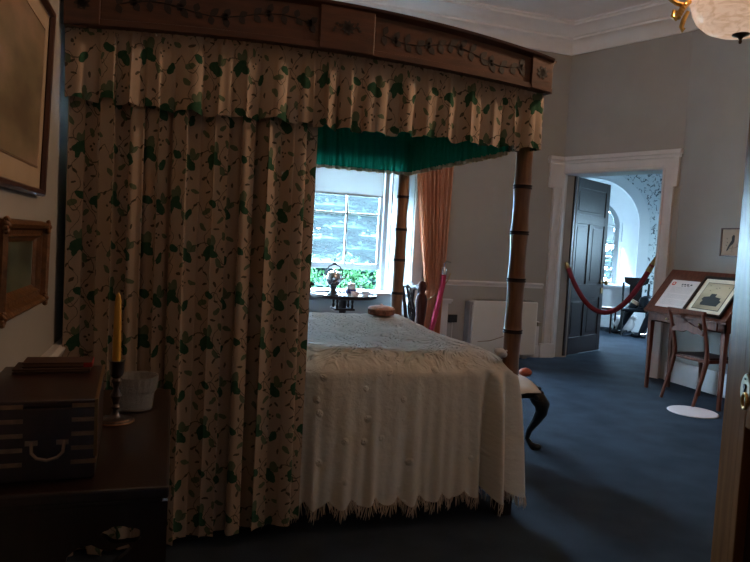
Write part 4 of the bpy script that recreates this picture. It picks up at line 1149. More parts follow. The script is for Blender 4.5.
bm = BM(); tube(bm, [(3.195, YF-.22, 1.08), (3.19, YF-.22, .95), (3.155, YF-.22, .76), (3.11, YF-.22, .55), (3.07, YF-.22, .38), (3.06, YF-.22, .2)], .033, 12)
obj('rope', bm, mat('crimson_twist_rope', (.30, .005, .03), rough=.75, bump=.9, bscale=55), t)
bm = BM(); tube(bm, [(3.195, YF-.22, 1.07), (3.197, YF-.22, 1.12), (3.197, YF-.22, 1.16)], [.034, .037, .024], 10)
tube(bm, [(3.197, YF-.22, 1.16), (3.195, YF-.22, 1.20), (3.23, YF-.2, 1.235), (3.33, YF-.1, 1.22), (3.36, YF-.0, 1.22)], .010, 8); obj('hook_end', bm, M_SILVER, t)

# ------------------------------------------------------------------ tea table by the window
tt = thing('tea_table', 'round dark tea table with raised rim in front of the window', 'table', (1.80, 6.80, 0))
bm = BM(); lathe(bm, [(.0, .795), (.34, .795), (.37, .805), (.372, .835), (.358, .835), (.352, .818), (0, .818)], seg=40, cap=False); obj('tabletop', bm, M_DARK, tt)
bm = BM(); box(bm, -.11, .11, -.11, .11, .775, .795); box(bm, -.11, .11, -.11, .11, .66, .68)
for sx in (-1, 1):
    for sy in (-1, 1): lathe(bm, [(.012, .68), (.016, .70), (.010, .73), (.016, .76), (.012, .776)], c=(.085*sx, .085*sy, 0), seg=10)
obj('birdcage', bm, M_DARK, tt)
bm = BM(); lathe(bm, [(.03, .18), (.055, .2), (.06, .26), (.035, .32), (.028, .45), (.035, .62), (.045, .66), (.045, .78)], seg=18); obj('column', bm, M_DARK, tt)
for k in range(3):
    a = k*2*pi/3+.4; bm = BM()
    tube(bm, [((.03+o)*cos(a), (.03+o)*sin(a), z) for o, z in ((0, .22), (.08, .22), (.17, .15), (.24, .06), (.30, .025), (.33, .02))], [.03, .032, .026, .022, .024, .02], 10)
    obj('leg', bm, M_DARK, tt)
tz = .82
t = thing('spirit_kettle', 'silver spirit kettle on stand at the left of the tea table', 'kettle', (1.665, 6.72, tz))
bm = BM(); lathe(bm, [(.02, .10), (.06, .115), (.085, .16), (.09, .20), (.07, .245), (.03, .262), (.012, .27), (.014, .285), (.0, .29)], seg=22); obj('kettle_body', bm, M_SILVER, t)
bm = BM(); tube(bm, [(-.085, 0, .20), (-.095, 0, .25), (-.06, 0, .31), (0, 0, .335), (.06, 0, .31), (.095, 0, .25), (.085, 0, .20)], .007, 8); ball(bm, (0, 0, .338), .014, (2, 1, 1)); tube(bm, [(0, 0, .335), (0, 0, .40)], .005, 6); obj('handle', bm, M_IRON, t)
bm = BM(); tube(bm, [(.07, -.02, .17), (.11, -.03, .19), (.13, -.035, .23)], [.016, .011, .007], 8); obj('spout', bm, M_SILVER, t)
bm = BM(); lathe(bm, [(.06, 0), (.065, .01), (.045, .02), (.03, .05), (.035, .10), (.07, .115)], seg=18)
for k in range(3): a = k*2*pi/3; tube(bm, [(.09*cos(a), .09*sin(a), 0), (.07*cos(a), .07*sin(a), .05), (.085*cos(a), .085*sin(a), .13)], .007, 6)
obj('stand', bm, M_IRON, t)
t = thing('silver_tray', 'oval silver tray under the spirit kettle on the tea table', 'tray', (1.665, 6.68, tz))
bm = BM(); lathe(bm, [(.0, .0), (.11, .0), (.135, .008), (.14, .014), (.13, .010), (.105, .004), (0, .004)], seg=30, cap=False); o = obj('tray_dish', bm, M_SILVER, t); o.scale = (1.1, .8, 1); o.location = (0, 0, -.001)
for ch_ in bpy.data.objects:
    if ch_.name.startswith('spirit_kettle'): ch_.location.z = tz+.004
t = thing('milk_jug', 'white and blue china jug in the middle of the tea table', 'jug', (1.86, 6.70, tz))
M_CHINA = mat('white_china', (.62, .60, .60), rough=.25, var=.05); M_BLUECH = mat('blue_glaze', (.05, .06, .18), rough=.25)
bm = BM(); lathe(bm, [(.035, 0), (.05, .01), (.06, .05), (.05, .085), (.042, .10), (.048, .12), (.04, .135), (.015, .145), (.01, .16), (.0, .165)], seg=20); obj('jug_body', bm, M_CHINA, t)
bm = BM(); lathe(bm, [(.0595, .03), (.0625, .05), (.0555, .08)], seg=20, cap=False); obj('painted_band', bm, M_BLUECH, t)
bm = BM(); tube(bm, [(-.045, 0, .11), (-.085, 0, .10), (-.085, 0, .06), (-.055, 0, .035)], .006, 8); obj('handle', bm, M_CHINA, t)
def cup(loc, label, m):
    t = thing('tea_cup', label, 'cup', loc, 0, 'cups on the tea table')
    bm = BM(); lathe(bm, [(.02, 0), (.025, .006), (.04, .03), (.048, .062), (.045, .062), (.037, .032), (.0, .010)], seg=20, cap=False); obj('cup_bowl', bm, m, t)
    bm = BM(); tube(bm, [(.043, 0, .05), (.066, 0, .048), (.064, 0, .025), (.038, 0, .02)], .004, 6); obj('handle', bm, m, t)
    bm = BM(); lathe(bm, [(.03, -.0), (.06, .006), (.068, .012), (.06, .004), (.03, -.004)], seg=22, cap=False); o = obj('saucer', bm, m, t); o.location = (0, 0, .004)
cup((1.86, 6.53, tz), 'pink tinged tea cup left of the pair at the front of the tea table', mat('pink_china', (.60, .42, .38), rough=.3, var=.2, vscale=60))
cup((2.00, 6.62, tz), 'cream tea cup at the right of the tea table', M_CHINA)

# carved chair and turned post by the window
def carved_chair(label, loc, rz):
    t = thing('carved_chair', label, 'chair', loc, rz)
    bm = BM(); box(bm, -.25, .25, -.22, .22, .42, .47); obj('seat', bm, M_DARK, t, bev=.015)
    for sx in (-1, 1):
        bm = BM(); tube(bm, [(.21*sx, .20, 0), (.21*sx, .19, .2), (.21*sx, .20, .45), (.215*sx, .23, .7), (.235*sx, .27, .98)], [.02, .02, .022, .02, .018], 8); obj('back_post', bm, M_DARK, t)
        bm = BM(); tube(bm, [(.22*sx, -.19, 0), (.22*sx, -.19, .42)], [.02, .024], 8); obj('leg', bm, M_DARK, t)
    bm = BM(); tube(bm, [(-.28, .275, .985), (-.20, .275, 1.0), (-.1, .275, .985), (0, .275, 1.01), (.1, .275, .985), (.20, .275, 1.0), (.28, .275, .985)], [.014, .026, .024, .03, .024, .026, .014], 8); obj('crest_rail', bm, M_DARK, t)
    bm = BM()
    f = lambda z: .215+(z-.47)*.115
    for sx in (-1, 1):
        tube(bm, [(.03*sx, f(.47), .47), (.045*sx, f(.55), .55), (.02*sx, f(.62), .62), (.07*sx, f(.70), .70), (.085*sx, f(.78), .78), (.04*sx, f(.84), .84), (.08*sx, f(.92), .92), (.10*sx, f(.98), .98)], .013, 7)
        tube(bm, [(0, f(.47), .47), (.012*sx, f(.6), .6), (.028*sx, f(.72), .72), (.012*sx, f(.8), .8), (.03*sx, f(.9), .9), (.0, f(.98), .98)], .009, 7)
    obj('splat', bm, M_DARK, t)
    return t
carved_chair('dark carved chair with pierced back behind the far bed post', (2.59, 6.10, 0), radians(90))
carved_chair('dark carved chair mostly hidden left of the tea table', (.90, 6.05, 0), radians(-60))
t = thing('turned_post', 'reddish turned wooden post standing beside the carved chair', 'post', (2.245, 5.60, 0))
bm = BM(); lathe(bm, [(.11, 0), (.11, .03), (.05, .06), (.035, .2), (.04, .5), (.045, .62), (.038, .66), (.042, .70), (.052, .78), (.056, .90), (.045, .94), (.026, .96), (.030, .98), (.040, 1.0), (.042, 1.035), (.028, 1.07), (.0, 1.08)], seg=20); obj('post_body', bm, wood('reddish_turned_wood', (.05, .014, .010), coat=0, rough=.7, spec=.15), t)

# ------------------------------------------------------------------ display desk, chair, floor disc, bird picture
dk = thing('display_desk', 'mahogany display desk with sloping top by the right wall', 'desk', (4.97, 5.22, 0))
# local: y along the desk, x towards the wall
DW = .515; zf, zbk = .875, 1.32; DD = .34
bm = BM()
sl = atan2(zbk-zf, DD)
MS = T(-.02, 0, zf-.03, ry=-sl)
LS = sqrt(DD**2+(zbk-zf)**2)
box(bm, -.01, LS, -DW-.03, DW+.03, 0, .025, M=MS)
obj('sloping_top', bm, M_MAHOG, dk, smooth=False, bev=.004)
bm = BM()
prism(bm, [(0.0, .74), (DD, .74), (DD, zbk-.03), (0.0, zf-.035)], -DW, -DW+.02, 'y'); prism(bm, [(0.0, .74), (DD, .74), (DD, zbk-.03), (0.0, zf-.035)], DW-.02, DW, 'y')
box(bm, DD-.02, DD, -DW, DW, .74, zbk-.03); box(bm, 0, .02, -DW, DW, .74, zf-.035); box(bm, 0, DD, -DW, DW, .74, .755)
obj('desk_case', bm, M_MAHOG, dk, smooth=False)
bm = BM(); box(bm, -.012, .0, -.42, .42, .755, .825); dr = obj('drawer', bm, M_MAHOG, dk, smooth=False, bev=.003)
bm = BM()
for y in (-.22, .22): lathe(bm, [(.006, 0), (.012, .012), (.008, .02)], M=T(-.012, y, .79, ry=radians(-90)), seg=10)
obj('drawer_knob', bm, M_BRASS, dr)
for x in (.025, DD-.025):
    for y in (-DW+.025, DW-.025):
        bm = BM(); v = box(bm, x-.024, x+.024, y-.024, y+.024, 0, .74)
        for q in v[:4]: q.co.x = x+(q.co.x-x)*.6; q.co.y = y+(q.co.y-y)*.6
        obj('leg', bm, M_MAHOG, dk, smooth=False)
bm = BM(); box(bm, -.035, -.02, -DW-.03, DW+.03, zf-.045, zf-.005); obj('ledge', bm, M_MAHOG, dk, smooth=False, bev=.003)
# papers lie on the slope.  slope frame: x up the slope, y along desk (towards left = +y)
def on_slope(name, label, cat, y, x):
    t = thing(name, label, cat, (0, 0, 0)); t.matrix_world = T(dk.location.x, dk.location.y, 0) @ MS @ T(x, y, .026); return t
t = on_slope('information_sheet', 'cream printed information sheet on the left of the sloping desk', 'sheet', .235, .06)
bm = BM(); box(bm, 0, .36, -.19, .19, 0, .003); obj('sheet_paper', bm, mat('pinkish_paper', (.60, .50, .46), rough=.8, var=.02), t, smooth=False)
bm = BM(); rnd = random.Random(5)
for i in range(20):
    x = .265-.012*i
    if i in (7, 13): continue
    box(bm, x, x+.0022, -.16, .15-rnd.random()*.03, .003, .0034)
obj('printed_lines', bm, mat('faint_print', (.33, .28, .26), rough=.8), t, smooth=False)
bm = BM(); rr = random.Random(8)
for k, (yy, w) in enumerate(((.02, .025), (-.015, .03), (-.055, .035), (-.10, .03))): box(bm, .300, .316, yy-w/2, yy+w/2-.006, .003, .0036)
for k, (yy, w) in enumerate(((.01, .03), (-.03, .03), (-.075, .04))): box(bm, .283, .290, yy-w/2, yy+w/2-.006, .003, .0036)
obj('heading_text', bm, M_INK, t, smooth=False)
bm = BM()
prism(bm, [(.33, .165), (.335, .14), (.33, .115), (.295, .115), (.285, .14), (.295, .165)], .003, .0036, 'z'); obj('red_emblem', bm, M_REDINK, t, smooth=False)
bm = BM(); box(bm, .305, .322, .130, .150, .0037, .0042); obj('emblem_centre', bm, M_PAPER, t, smooth=False)
t = on_slope('silhouette_picture', 'dark framed picture of a black cottage silhouette resting on the desk', 'picture', -.235, .015)
bm = BM(); 
for p in ((-.0, .03, -.245, .245), (.45, .48, -.245, .245)): box(bm, p[0], p[1], p[2], p[3], 0, .024)
for p in ((.0, .48, -.245, -.22), (.0, .48, .22, .245)): box(bm, p[0], p[1], p[2], p[3], 0, .024)
obj('frame', bm, M_BLACK, t, smooth=False, bev=.003)
bm = BM(); box(bm, .025, .455, -.225, .225, .002, .010); obj('mount', bm, mat('cream_mount', (.66, .58, .45), rough=.7), t, smooth=False)
bm = BM(); box(bm, .075, .405, -.165, .165, .0102, .012); obj('border', bm, M_INK, t, smooth=False)
bm = BM(); box(bm, .082, .398, -.158, .158, .0122, .0135); obj('print', bm, print_mat('sepia_print', (.50, .40, .26), (.20, .15, .09), 5), t, smooth=False)
bm = BM()
prism(bm, [(.125, .09), (.125, -.11), (.17, -.12), (.185, -.13), (.20, -.10), (.225, -.105), (.235, -.03), (.27, -.03), (.27, .035), (.235, .04), (.225, .10), (.195, .115), (.18, .09), (.15, .10)], .0137, .0143, 'z')
for (x, y) in ((.33, .02), (.34, -.01), (.30, .08), (.36, .11), (.35, -.12)): prism(bm, [(x, y), (x+.012, y+.008), (x+.004, y-.01)], .0137, .0143, 'z')
obj('silhouette', bm, M_INK, t, smooth=False)

# sabre legged chair, seen from behind; local: x = front (towards desk), y = width
c = thing('sabre_leg_chair', 'slim mahogany sabre legged chair drawn up to the display desk', 'chair', (4.98, 5.07, 0), radians(1))
CW = .205
for s in (-1, 1):
    bm = BM(); tube(bm, [(-.17, s*CW, 0), (-.135, s*CW, .12), (-.085, s*CW, .28), (-.045, s*CW, .44), (-.045, s*CW, .52), (-.075, s*(CW+.002), .66), (-.115, s*(CW+.004), .80), (-.145, s*(CW+.006), .905)], [.016, .018, .021, .024, .021, .018, .017, .017], 8); obj('back_post', bm, M_MAHOG, c)
    bm = BM(); tube(bm, [(.33, s*(CW+.01), 0), (.34, s*(CW+.01), .15), (.325, s*(CW+.01), .32), (.30, s*(CW+.01), .44)], [.014, .017, .021, .024], 8); obj('leg', bm, M_MAHOG, c)
bm = BM(); box(bm, -.05, .34, -CW-.012, CW+.012, .425, .455); obj('seat_rail', bm, M_MAHOG, c, smooth=False, bev=.008)
bm = BM(); box(bm, -.03, .33, -CW+.01, CW-.01, .455, .475); obj('seat', bm, M_DARK, c, bev=.01)
bm = BM(); prism(bm, [(-.145, .885), (-.115, .885), (-.125, .93), (-.16, .93)], -CW-.03, CW+.03, 'y'); obj('crest_rail', bm, M_MAHOG, c, bev=.006)
bm = BM()
pts = []
ys = [-CW+.01+(2*CW-.02)*i/24 for i in range(25)]
def bandz(y): q = y/CW; return .735+.018*cos(q*pi*1.0)+.008*cos(q*3*pi)
for i in range(24):
    y0, y1 = ys[i], ys[i+1]
    h0 = .020+.022*abs(cos(y0/CW*pi/2)); h1 = .020+.022*abs(cos(y1/CW*pi/2))
    prism(bm, [(y0, bandz(y0)-h0), (y1, bandz(y1)-h1), (y1, bandz(y1)+h1), (y0, bandz(y0)+h0)], -.11, -.092, 'x')
bmesh.ops.remove_doubles(bm, verts=bm.verts[:], dist=.0001)
obj('carved_splat', bm, M_MAHOG, c)
t = thing('floor_disc', 'flat round white disc lying on the carpet behind the desk chair', 'disc', (4.67, 4.71, 0))
bm = BM(); lathe(bm, [(.0, .0), (.215, .0), (.22, .004), (.215, .010), (.0, .010)], seg=48, cap=False); obj('disc_plate', bm, mat('pinkish_white_disc', (.72, .60, .58), rough=.5, var=.03), t)
# bird picture on the right wall (local: -x out of the wall)
t = thing('bird_picture', 'small dark framed bird print on the wall above the desk', 'picture', (XR, 5.255, 1.475))
bm = BM()
for z0, z1, y0, y1 in ((0, .014, -.17, .17), (.286, .30, -.17, .17), (0, .30, -.17, -.156), (0, .30, .156, .17)): box(bm, -.025, 0, y0, y1, z0, z1)
obj('frame', bm, M_FRAME, t, smooth=False, bev=.002)
bm = BM(); box(bm, -.012, -.004, -.16, .16, .01, .29); obj('mount', bm, mat('tan_print_paper', (.42, .31, .22), rough=.8, var=.05), t, smooth=False)
bm = BM()   # bird, drawn in (y, z); left in view is +y
bird = [(.02, .225), (.006, .228), (-.004, .215), (.0, .20), (-.004, .18), (.0, .155), (.018, .13), (.04, .115), (.055, .095), (.075, .065), (.090, .055), (.088, .075), (.072, .11), (.05, .145), (.032, .17), (.022, .195), (.032, .208)]
prism(bm, bird, -.0135, -.0122, 'x')
obj('bird', bm, M_INK, t, smooth=False)
bm = BM(); 
def by(y, z): return (-.0128, y, z)
tube(bm, [by(.07, .085), by(.03, .09), by(-.02, .095), by(-.06, .12)], .0022, 5); tube(bm, [by(.02, .06), by(.018, .115)], .0022, 5); tube(bm, [by(-.0, .05), by(.035, .052)], .002, 5)
for (y, z) in ((-.045, .125), (-.06, .105), (.08, .15), (.09, .12), (.085, .19)): prism(bm, [(y, z), (y+.014, z+.006), (y+.004, z-.012)], -.0135, -.0124, 'x')
obj('branch', bm, mat('brown_ink', (.08, .06, .04), rough=.8), t, smooth=False)

# ------------------------------------------------------------------ things in the adjoining room
# black chair with tall boots
cb = thing('black_hall_chair', 'black wooden chair seen through the doorway behind the tall boots', 'chair', (8.06, 9.66, 0), radians(-38))
bm = BM(); box(bm, -.24, .22, -.20, .22, .44, .50); obj('seat', bm, M_LEATHER, cb, bev=.02)
bm = BM(); prism(bm, [(-.22, 1.05), (.22, 1.05), (.20, .95), (.10, .90), (-.10, .90), (-.20, .95)], .18, .215, 'y'); obj('crest_rail', bm, M_BLACK, cb, bev=.006)
bm = BM(); prism(bm, [(-.11, .90), (.11, .90), (.07, .72), (.10, .5), (-.10, .5), (-.07, .72)], .19, .21, 'y'); obj('splat', bm, M_BLACK, cb, smooth=False)
for sx in (-1, 1):
    bm = BM(); tube(bm, [(.215*sx, .20, 0), (.21*sx, .20, .45), (.22*sx, .2, .95)], .02, 8); obj('back_post', bm, M_BLACK, cb)
    bm = BM(); tube(bm, [(.20*sx, -.18, .44), (.215*sx, -.21, .25), (.20*sx, -.20, .08), (.21*sx, -.23, .0)], [.026, .022, .016, .018], 8); obj('leg', bm, M_BLACK, cb)
def boot(loc, rz, label):
    t = thing('riding_boot', label, 'boot', loc, rz, 'tall black riding boots leaning on the black chair')
    lean = .34
    bm = BM(); tube(bm, [(0, 0, .05), (.005, .02, .13), (.01, .09, .30), (.015, .17, .46), (.02, .26, .62)], [.052, .050, .066, .074, .082], 14); obj('boot_shaft', bm, M_LEATHER, t)
    bm = BM(); ball(bm, (-.02, -.06, .045), .055, (.85, 1.9, .8), 16, 10); box(bm, -.045, .045, .0, .07, 0, .03); obj('boot_foot', bm, M_LEATHER, t)
    bm = BM(); tube(bm, [(-.06, -.02, .07), (-.05, .05, .075), (0, .07, .08), (.05, .05, .075), (.06, -.02, .07)], .012, 6); tube(bm, [(-.05, -.12, .075), (0, -.135, .095), (.05, -.12, .075)], .014, 6); tube(bm, [(0, .07, .08), (0, .12, .07)], .008, 6); ball(bm, (0, .13, .068), .02); obj('spur', bm, M_SILVER, t)
    bm = BM(); tube(bm, [(.018, .235, .575), (.020, .262, .628)], [.083, .088], 14); obj('boot_cuff', bm, mat('tan_leather_%s' % label[:4], (.30, .17, .10), rough=.6), t)
boot((7.86, 9.80, 0), radians(-125), 'left tall black riding boot with silver spur beyond the doorway')
boot((7.95, 9.33, 0), radians(-112), 'right tall black riding boot with silver spur beyond the doorway')
bm = BM(); lathe(bm, [(.0, 0), (.155, 0), (.16, .02), (.125, .035), (.13, .14), (.11, .20), (.05, .235), (0, .24)], seg=26, cap=False)
tag(obj('black_hat', bm, M_LEATHER, loc=(8.17, 9.50, .502)), 'round black hat lying on the black chair beyond the doorway', 'hat')
# small wooden chair half hidden by the door
cc = thing('wooden_side_chair', 'brown wooden side chair half hidden behind the open door', 'chair', (7.74, 10.12, 0), radians(40))
bm = BM(); box(bm, -.2, .2, -.2, .2, .43, .47); obj('seat', bm, M_MAHOG, cc, bev=.01)
for sx in (-1, 1):
    for sy in (-1, 1):
        bm = BM(); tube(bm, [(.18*sx, .18*sy, 0), (.18*sx, .18*sy, .44 if sy < 0 else .95)], .016, 8); obj('leg', bm, M_DARK, cc)
for z in (.90, .72): bm = BM(); box(bm, -.19, .19, .17, .19, z-.03, z+.03); obj('back_rail', bm, M_MAHOG, cc, smooth=False, bev=.005)
t = thing('low_cabinet', 'small reddish wooden cabinet below the arched window', 'cabinet', (R2(CU-.18, .55).x, R2(CU-.18, .55).y, 0), atan2(U2.y, U2.x))
bm = BM(); box(bm, -.16, .16, -.15, .15, .1, .62); obj('cabinet_body', bm, wood('reddish_cabinet_wood', (.16, .045, .02)), t, smooth=False, bev=.004)
bm = BM(); box(bm, -.14, .14, -.16, -.15, .14, .58); dd = obj('door', bm, M_MAHOG, t, smooth=False, bev=.003); bm = BM(); ball(bm, (.1, -.17, .36), .012); obj('knob', bm, M_BRASS, dd)
bm = BM()
for sx in (-1, 1):
    for sy in (-1, 1): box(bm, .14*sx-.015, .14*sx+.015, .13*sy-.015, .13*sy+.015, 0, .1)
obj('foot', bm, M_MAHOG, t, smooth=False)
t = thing('white_bundle', 'pale covered bundle on the floor below the arched window', 'bundle', (8.20, 10.10, 0))
bm = BM(); ball(bm, (0, 0, .16), .18, (1.25, .9, .95), 20, 12); ball(bm, (.12, -.04, .27), .10, (1.3, 1, .6), 16, 10); ball(bm, (-.1, .05, .25), .09, (1.2, 1, .7)); o = obj('bundle_cloth', bm, M_WHITEPAPER, t)

# ------------------------------------------------------------------ ceiling bowl lamp
LX, LY, LZ = 2.575, 2.50, 2.462
lp = thing('ceiling_lamp', 'alabaster bowl ceiling lamp with gilt scroll arms', 'lamp', (LX, LY, LZ))
m, nt, b, out = new_mat('veined_alabaster'); N = nt.nodes.new; L = nt.links.new
nz = N('ShaderNodeTexNoise'); nz.inputs['Scale'].default_value = 6; nz.inputs['Detail'].default_value = 6; nz.inputs['Distortion'].default_value = 1.5
cr = N('ShaderNodeValToRGB'); cr.color_ramp.elements[0].color = (.62, .38, .24, 1); cr.color_ramp.elements[1].color = (.74, .50, .36, 1); cr.color_ramp.elements[0].position = .38; cr.color_ramp.elements[1].position = .55
L(nz.outputs['Fac'], cr.inputs['Fac']); L(cr.outputs['Color'], b.inputs['Base Color']); L(cr.outputs['Color'], b.inputs['Emission Color']); b.inputs['Emission Strength'].default_value = 0.42; b.inputs['Roughness'].default_value = .2
M_ALAB = m
bm = BM(); prof = [(.0, .045), (.05, .046), (.11, .055), (.16, .078), (.20, .115), (.222, .16), (.230, .195), (.238, .21), (.226, .21), (.215, .17), (.19, .125), (.14, .09), (.08, .068), (0, .065)]
lathe(bm, prof, seg=48, cap=False); obj('bowl', bm, M_ALAB, lp)
bm = BM(); lathe(bm, [(.0, .0), (.006, .002), (.009, .012), (.006, .02), (.012, .03), (.038, .042), (.040, .048), (.02, .050), (0, .05)], seg=20, cap=False); obj('finial', bm, mat('dark_bronze', (.06, .035, .015), rough=.35, metal=.8), lp)
for k in range(3):
    a = radians(150)+k*2*pi/3; M = T(0, 0, 0, rz=a); bm = BM()
    def P(r, z): return (r, 0, z)
    tube(bm, [P(.235, .215), P(.262, .19), P(.285, .15), P(.30, .125), P(.315, .14), P(.31, .165), P(.295, .16)], [.012, .015, .014, .012, .011, .009, .006], 8, M=M)
    tube(bm, [P(.245, .16), P(.262, .12), P(.270, .085), P(.262, .065), P(.255, .08)], [.008, .012, .012, .010, .006], 8, M=M)
    tube(bm, [P(.262, .19), P(.30, .20), P(.335, .225), P(.33, .26), P(.30, .27), P(.285, .25)], [.012, .012, .011, .010, .008, .006], 8, M=M)
    tube(bm, [P(.24, .215), P(.22, .30), P(.14, .40), P(.05, .5), P(0, .56)], .009, 8, M=M)
    for i in range(5): ball(bm, P(.262+.006*i, .19-.014*i), .013, (1, 1.6, 1), 8, 6, M=M)
    obj('scroll_arm', bm, M_GOLD, lp)
bm = BM()
z = .56
for i in range(32):
    M = T(0, 0, z+.02+.038*i, rz=(pi/2)*(i % 2))
    if z+.02+.038*i > H-LZ-.05: break
    tube(bm, [(.011*cos(q), 0, .026*sin(q)) for q in [2*pi*j/12 for j in range(13)]], .003, 5, M=M)
obj('chain', bm, M_GOLD, lp)
bm = BM(); lathe(bm, [(.012, H-LZ-.09), (.03, H-LZ-.07), (.06, H-LZ-.02), (.065, H-LZ)], seg=20); obj('ceiling_rose', bm, M_GOLD, lp)
for k in range(3):
    a = radians(90)+k*2*pi/3; bm = BM(); ball(bm, (.10*cos(a), .10*sin(a), .30), .022, (1, 1, 1.4)); obj('bulb', bm, emis('warm_bulb_%d' % k, (1, .62, .32), 12), lp)
    l = bpy.data.lights.new('lamp_bulb_light', 'POINT'); l.energy = 22; l.color = (1, .66, .42); l.shadow_soft_size = .05
    o = bpy.data.objects.new('lamp_bulb_light', l); C.objects.link(o); o.location = (LX+.10*cos(a), LY+.10*sin(a), LZ+.36)

# ------------------------------------------------------------------ outdoors: lawn, cedar and shrubs
bm = BM(); box(bm, -40, 60, 8.3, 80, -2.6, -2.4); g = struct('ground', bm, mat('lawn_grass', (.012, .024, .010), rough=1, var=.3, vscale=1, spec=0), smooth=False, label='green lawn outside the windows', cat='ground')
M_BARK = mat('tree_bark', (.02, .016, .014), rough=1, bump=.5, bscale=20, spec=0)
def foliage(bm, rnd, c, rx, rz, n, s, flat=.4):
    for _ in range(n):
        while True:
            p = Vector((rnd.uniform(-1, 1), rnd.uniform(-1, 1), rnd.uniform(-1, 1)))
            if p.length < 1: break
        q = Vector((c[0]+p.x*rx, c[1]+p.y*rx, c[2]+p.z*rz))
        a = Vector((rnd.gauss(0, 1), rnd.gauss(0, 1), rnd.gauss(0, flat))).normalized(); b = a.cross(Vector((rnd.gauss(0, .4), rnd.gauss(0, .4), 1))).normalized()
        k = s*rnd.uniform(.5, 1.2)
        bm.faces.new([bm.verts.new(q+a*k), bm.verts.new(q+b*k*.45), bm.verts.new(q-a*k), bm.verts.new(q-b*k*.45)])
def cedar(label, x, y, h, spread, col, seed, nb=90, s=.16, leaf=95, z0=-2.4):
    rnd = random.Random(seed)
    t = thing('cedar_tree', label, 'tree', (x, y, z0))
    bm = BM(); tube(bm, [(0, 0, 0), (.1, 0, h*.4), (0, .1, h)], [.35, .25, .08], 10); obj('trunk', bm, M_BARK, t)
    bm = BM(); bl = BM()
    for i in range(nb):
        f = (i+.5)/nb; z = h*(.08+.9*f); a = i*2.4; r = spread*(1-.55*f)*rnd.uniform(.45, 1)
        ex, ey = r*cos(a), r*sin(a)
        tube(bl, [(0, 0, z), (ex*.5, ey*.5, z+.15), (ex, ey, z-.1)], [.08, .05, .02], 5)
        for q in (.45, .7, 1.0):
            foliage(bm, rnd, (ex*q, ey*q, z+.05-.1*q), .95, .20, leaf//3, s, .25)
            ball(bm, (ex*q, ey*q, z-.1*q), .8, (1, 1, .13), 10, 6)
    obj('branches', bl, M_BARK, t); obj('foliage', bm, mat('foliage_%d' % seed, col, rough=1, var=.25, vscale=1.2, spec=0), t, smooth=False, recalc=False)
cedar('large blue green cedar tree filling the bedroom window view', 6.2, 20.5, 8.6, 4.6, (.012, .022, .021), 31, nb=160, s=.12, leaf=420)
cedar('tall dark conifer behind the large cedar outside', 13.8, 31, 10, 5.5, (.012, .022, .021), 33, nb=120, s=.35, leaf=150)
cedar('dense conifer standing further left in the garden', -4.5, 25, 9.5, 4.5, (.012, .022, .021), 35, nb=110, s=.3, leaf=130)
cedar('pale green conifer outside the arched window', 23.5, 26.0, 10, 5, (.010, .018, .017), 37, nb=120, s=.3, leaf=150)
rnd = random.Random(50)
for i, (x, y) in enumerate(((2.5, 13.2), (3.75, 13.6), (5.0, 13.9), (1.2, 13.4))):
    lab = ['leafy green shrub just outside the window, left of the tea table', 'leafy green shrub just outside the window, behind the kettle and jug', 'leafy green shrub at the right of the open window gap', 'leafy green shrub outside hidden by the bed curtain'][i]
    t = thing('garden_shrub', lab, 'shrub', (x, y, -2.4), 0, 'shrubs below the bedroom window'); t.scale = (1, 1, 1.28)
    bm = BM()
    for k in range(4): a = rnd.uniform(0, 6.28); tube(bm, [(0, 0, 0), (.15*cos(a), .15*sin(a), 1.3), (.25*cos(a), .25*sin(a), 2.3)], [.07, .05, .03], 6)
    obj('stem', bm, mat('pale_branch_%d' % i, (.04, .03, .028), rough=.9), t)
    bm = BM()
    for k in range(16): foliage(bm, rnd, (rnd.uniform(-.32, .32), rnd.uniform(-.3, .3), rnd.uniform(.6, 2.75)), .29, .30, 130, .065, .8)
    obj('foliage', bm, mat('shrub_leaf_%d' % i, (.014, .038, .015), rough=1, var=.4, vscale=5, spec=0), t, smooth=False, recalc=False)

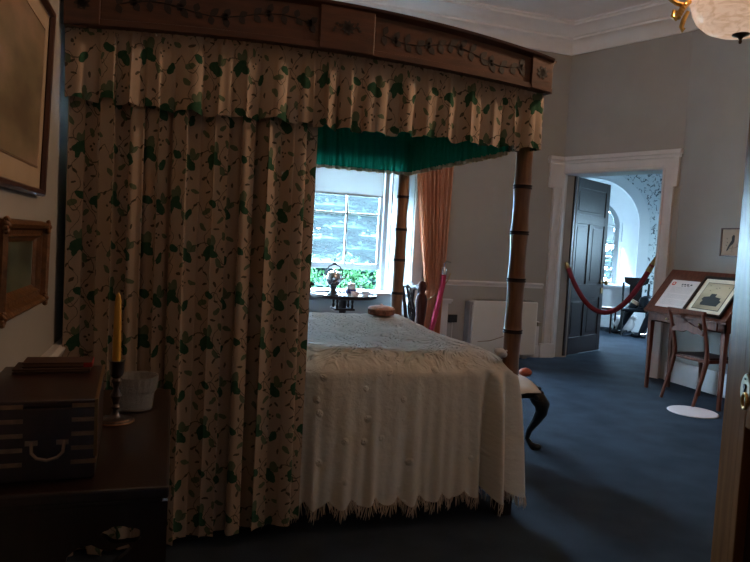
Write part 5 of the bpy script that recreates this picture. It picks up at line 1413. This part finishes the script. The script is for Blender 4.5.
# ------------------------------------------------------------------ world, portals, camera
w = bpy.data.worlds.new('sky'); sc.world = w; w.use_nodes = True
nt = w.node_tree; bg = nt.nodes['Background']
tc = nt.nodes.new('ShaderNodeTexCoord'); sp = nt.nodes.new('ShaderNodeSeparateXYZ'); cr = nt.nodes.new('ShaderNodeValToRGB')
nt.links.new(tc.outputs['Generated'], sp.inputs[0]); nt.links.new(sp.outputs['Z'], cr.inputs['Fac'])
cr.color_ramp.elements[0].color = (.23, .37, .48, 1); cr.color_ramp.elements[1].color = (.62, .92, 1.25, 1); cr.color_ramp.elements[1].position = .75
nt.links.new(cr.outputs['Color'], bg.inputs['Color']); bg.inputs['Strength'].default_value = 145.0
def portal(loc, sx, sy, direction):
    l = bpy.data.lights.new('window_portal', 'AREA'); l.shape = 'RECTANGLE'; l.size = sx; l.size_y = sy; l.cycles.is_portal = True
    o = bpy.data.objects.new('window_portal', l); C.objects.link(o); o.location = loc
    o.rotation_euler = Vector(direction).to_track_quat('-Z', 'Y').to_euler()
for cx, _ in WINS: portal((cx, YF+.62, 2.05), 1.1, 2.6, (0, -1, 0))
portal((_c.x, _c.y, 1.7), .4, .76, (wd.y, -wd.x, 0))
p = R2(CU, -.14); portal((p.x, p.y, 1.7), 1.1, 1.9, (N2.x, N2.y, 0))

f, pt, ro, yw = 640, radians(3.3), radians(3.2), radians(17.6)
fw = Vector((sin(yw)*cos(pt), cos(yw)*cos(pt), -sin(pt))); rt = Vector((cos(yw), -sin(yw), 0)); up = rt.cross(fw)
r2 = rt*cos(ro)+up*sin(ro); u2 = -rt*sin(ro)+up*cos(ro)
cam = bpy.data.cameras.new('camera'); co = bpy.data.objects.new('camera', cam); C.objects.link(co)
M = Matrix((r2, u2, -fw)).transposed().to_4x4(); M.translation = (0, 0, 1.4); co.matrix_world = M
cam.sensor_width = 36; cam.lens = 36*f/750; cam.clip_start = .05
sc.camera = co
vs = sc.view_settings; vs.view_transform = 'Standard'; vs.look = 'None'; vs.gamma = 1; vs.use_curve_mapping = False; vs.exposure = 0.68
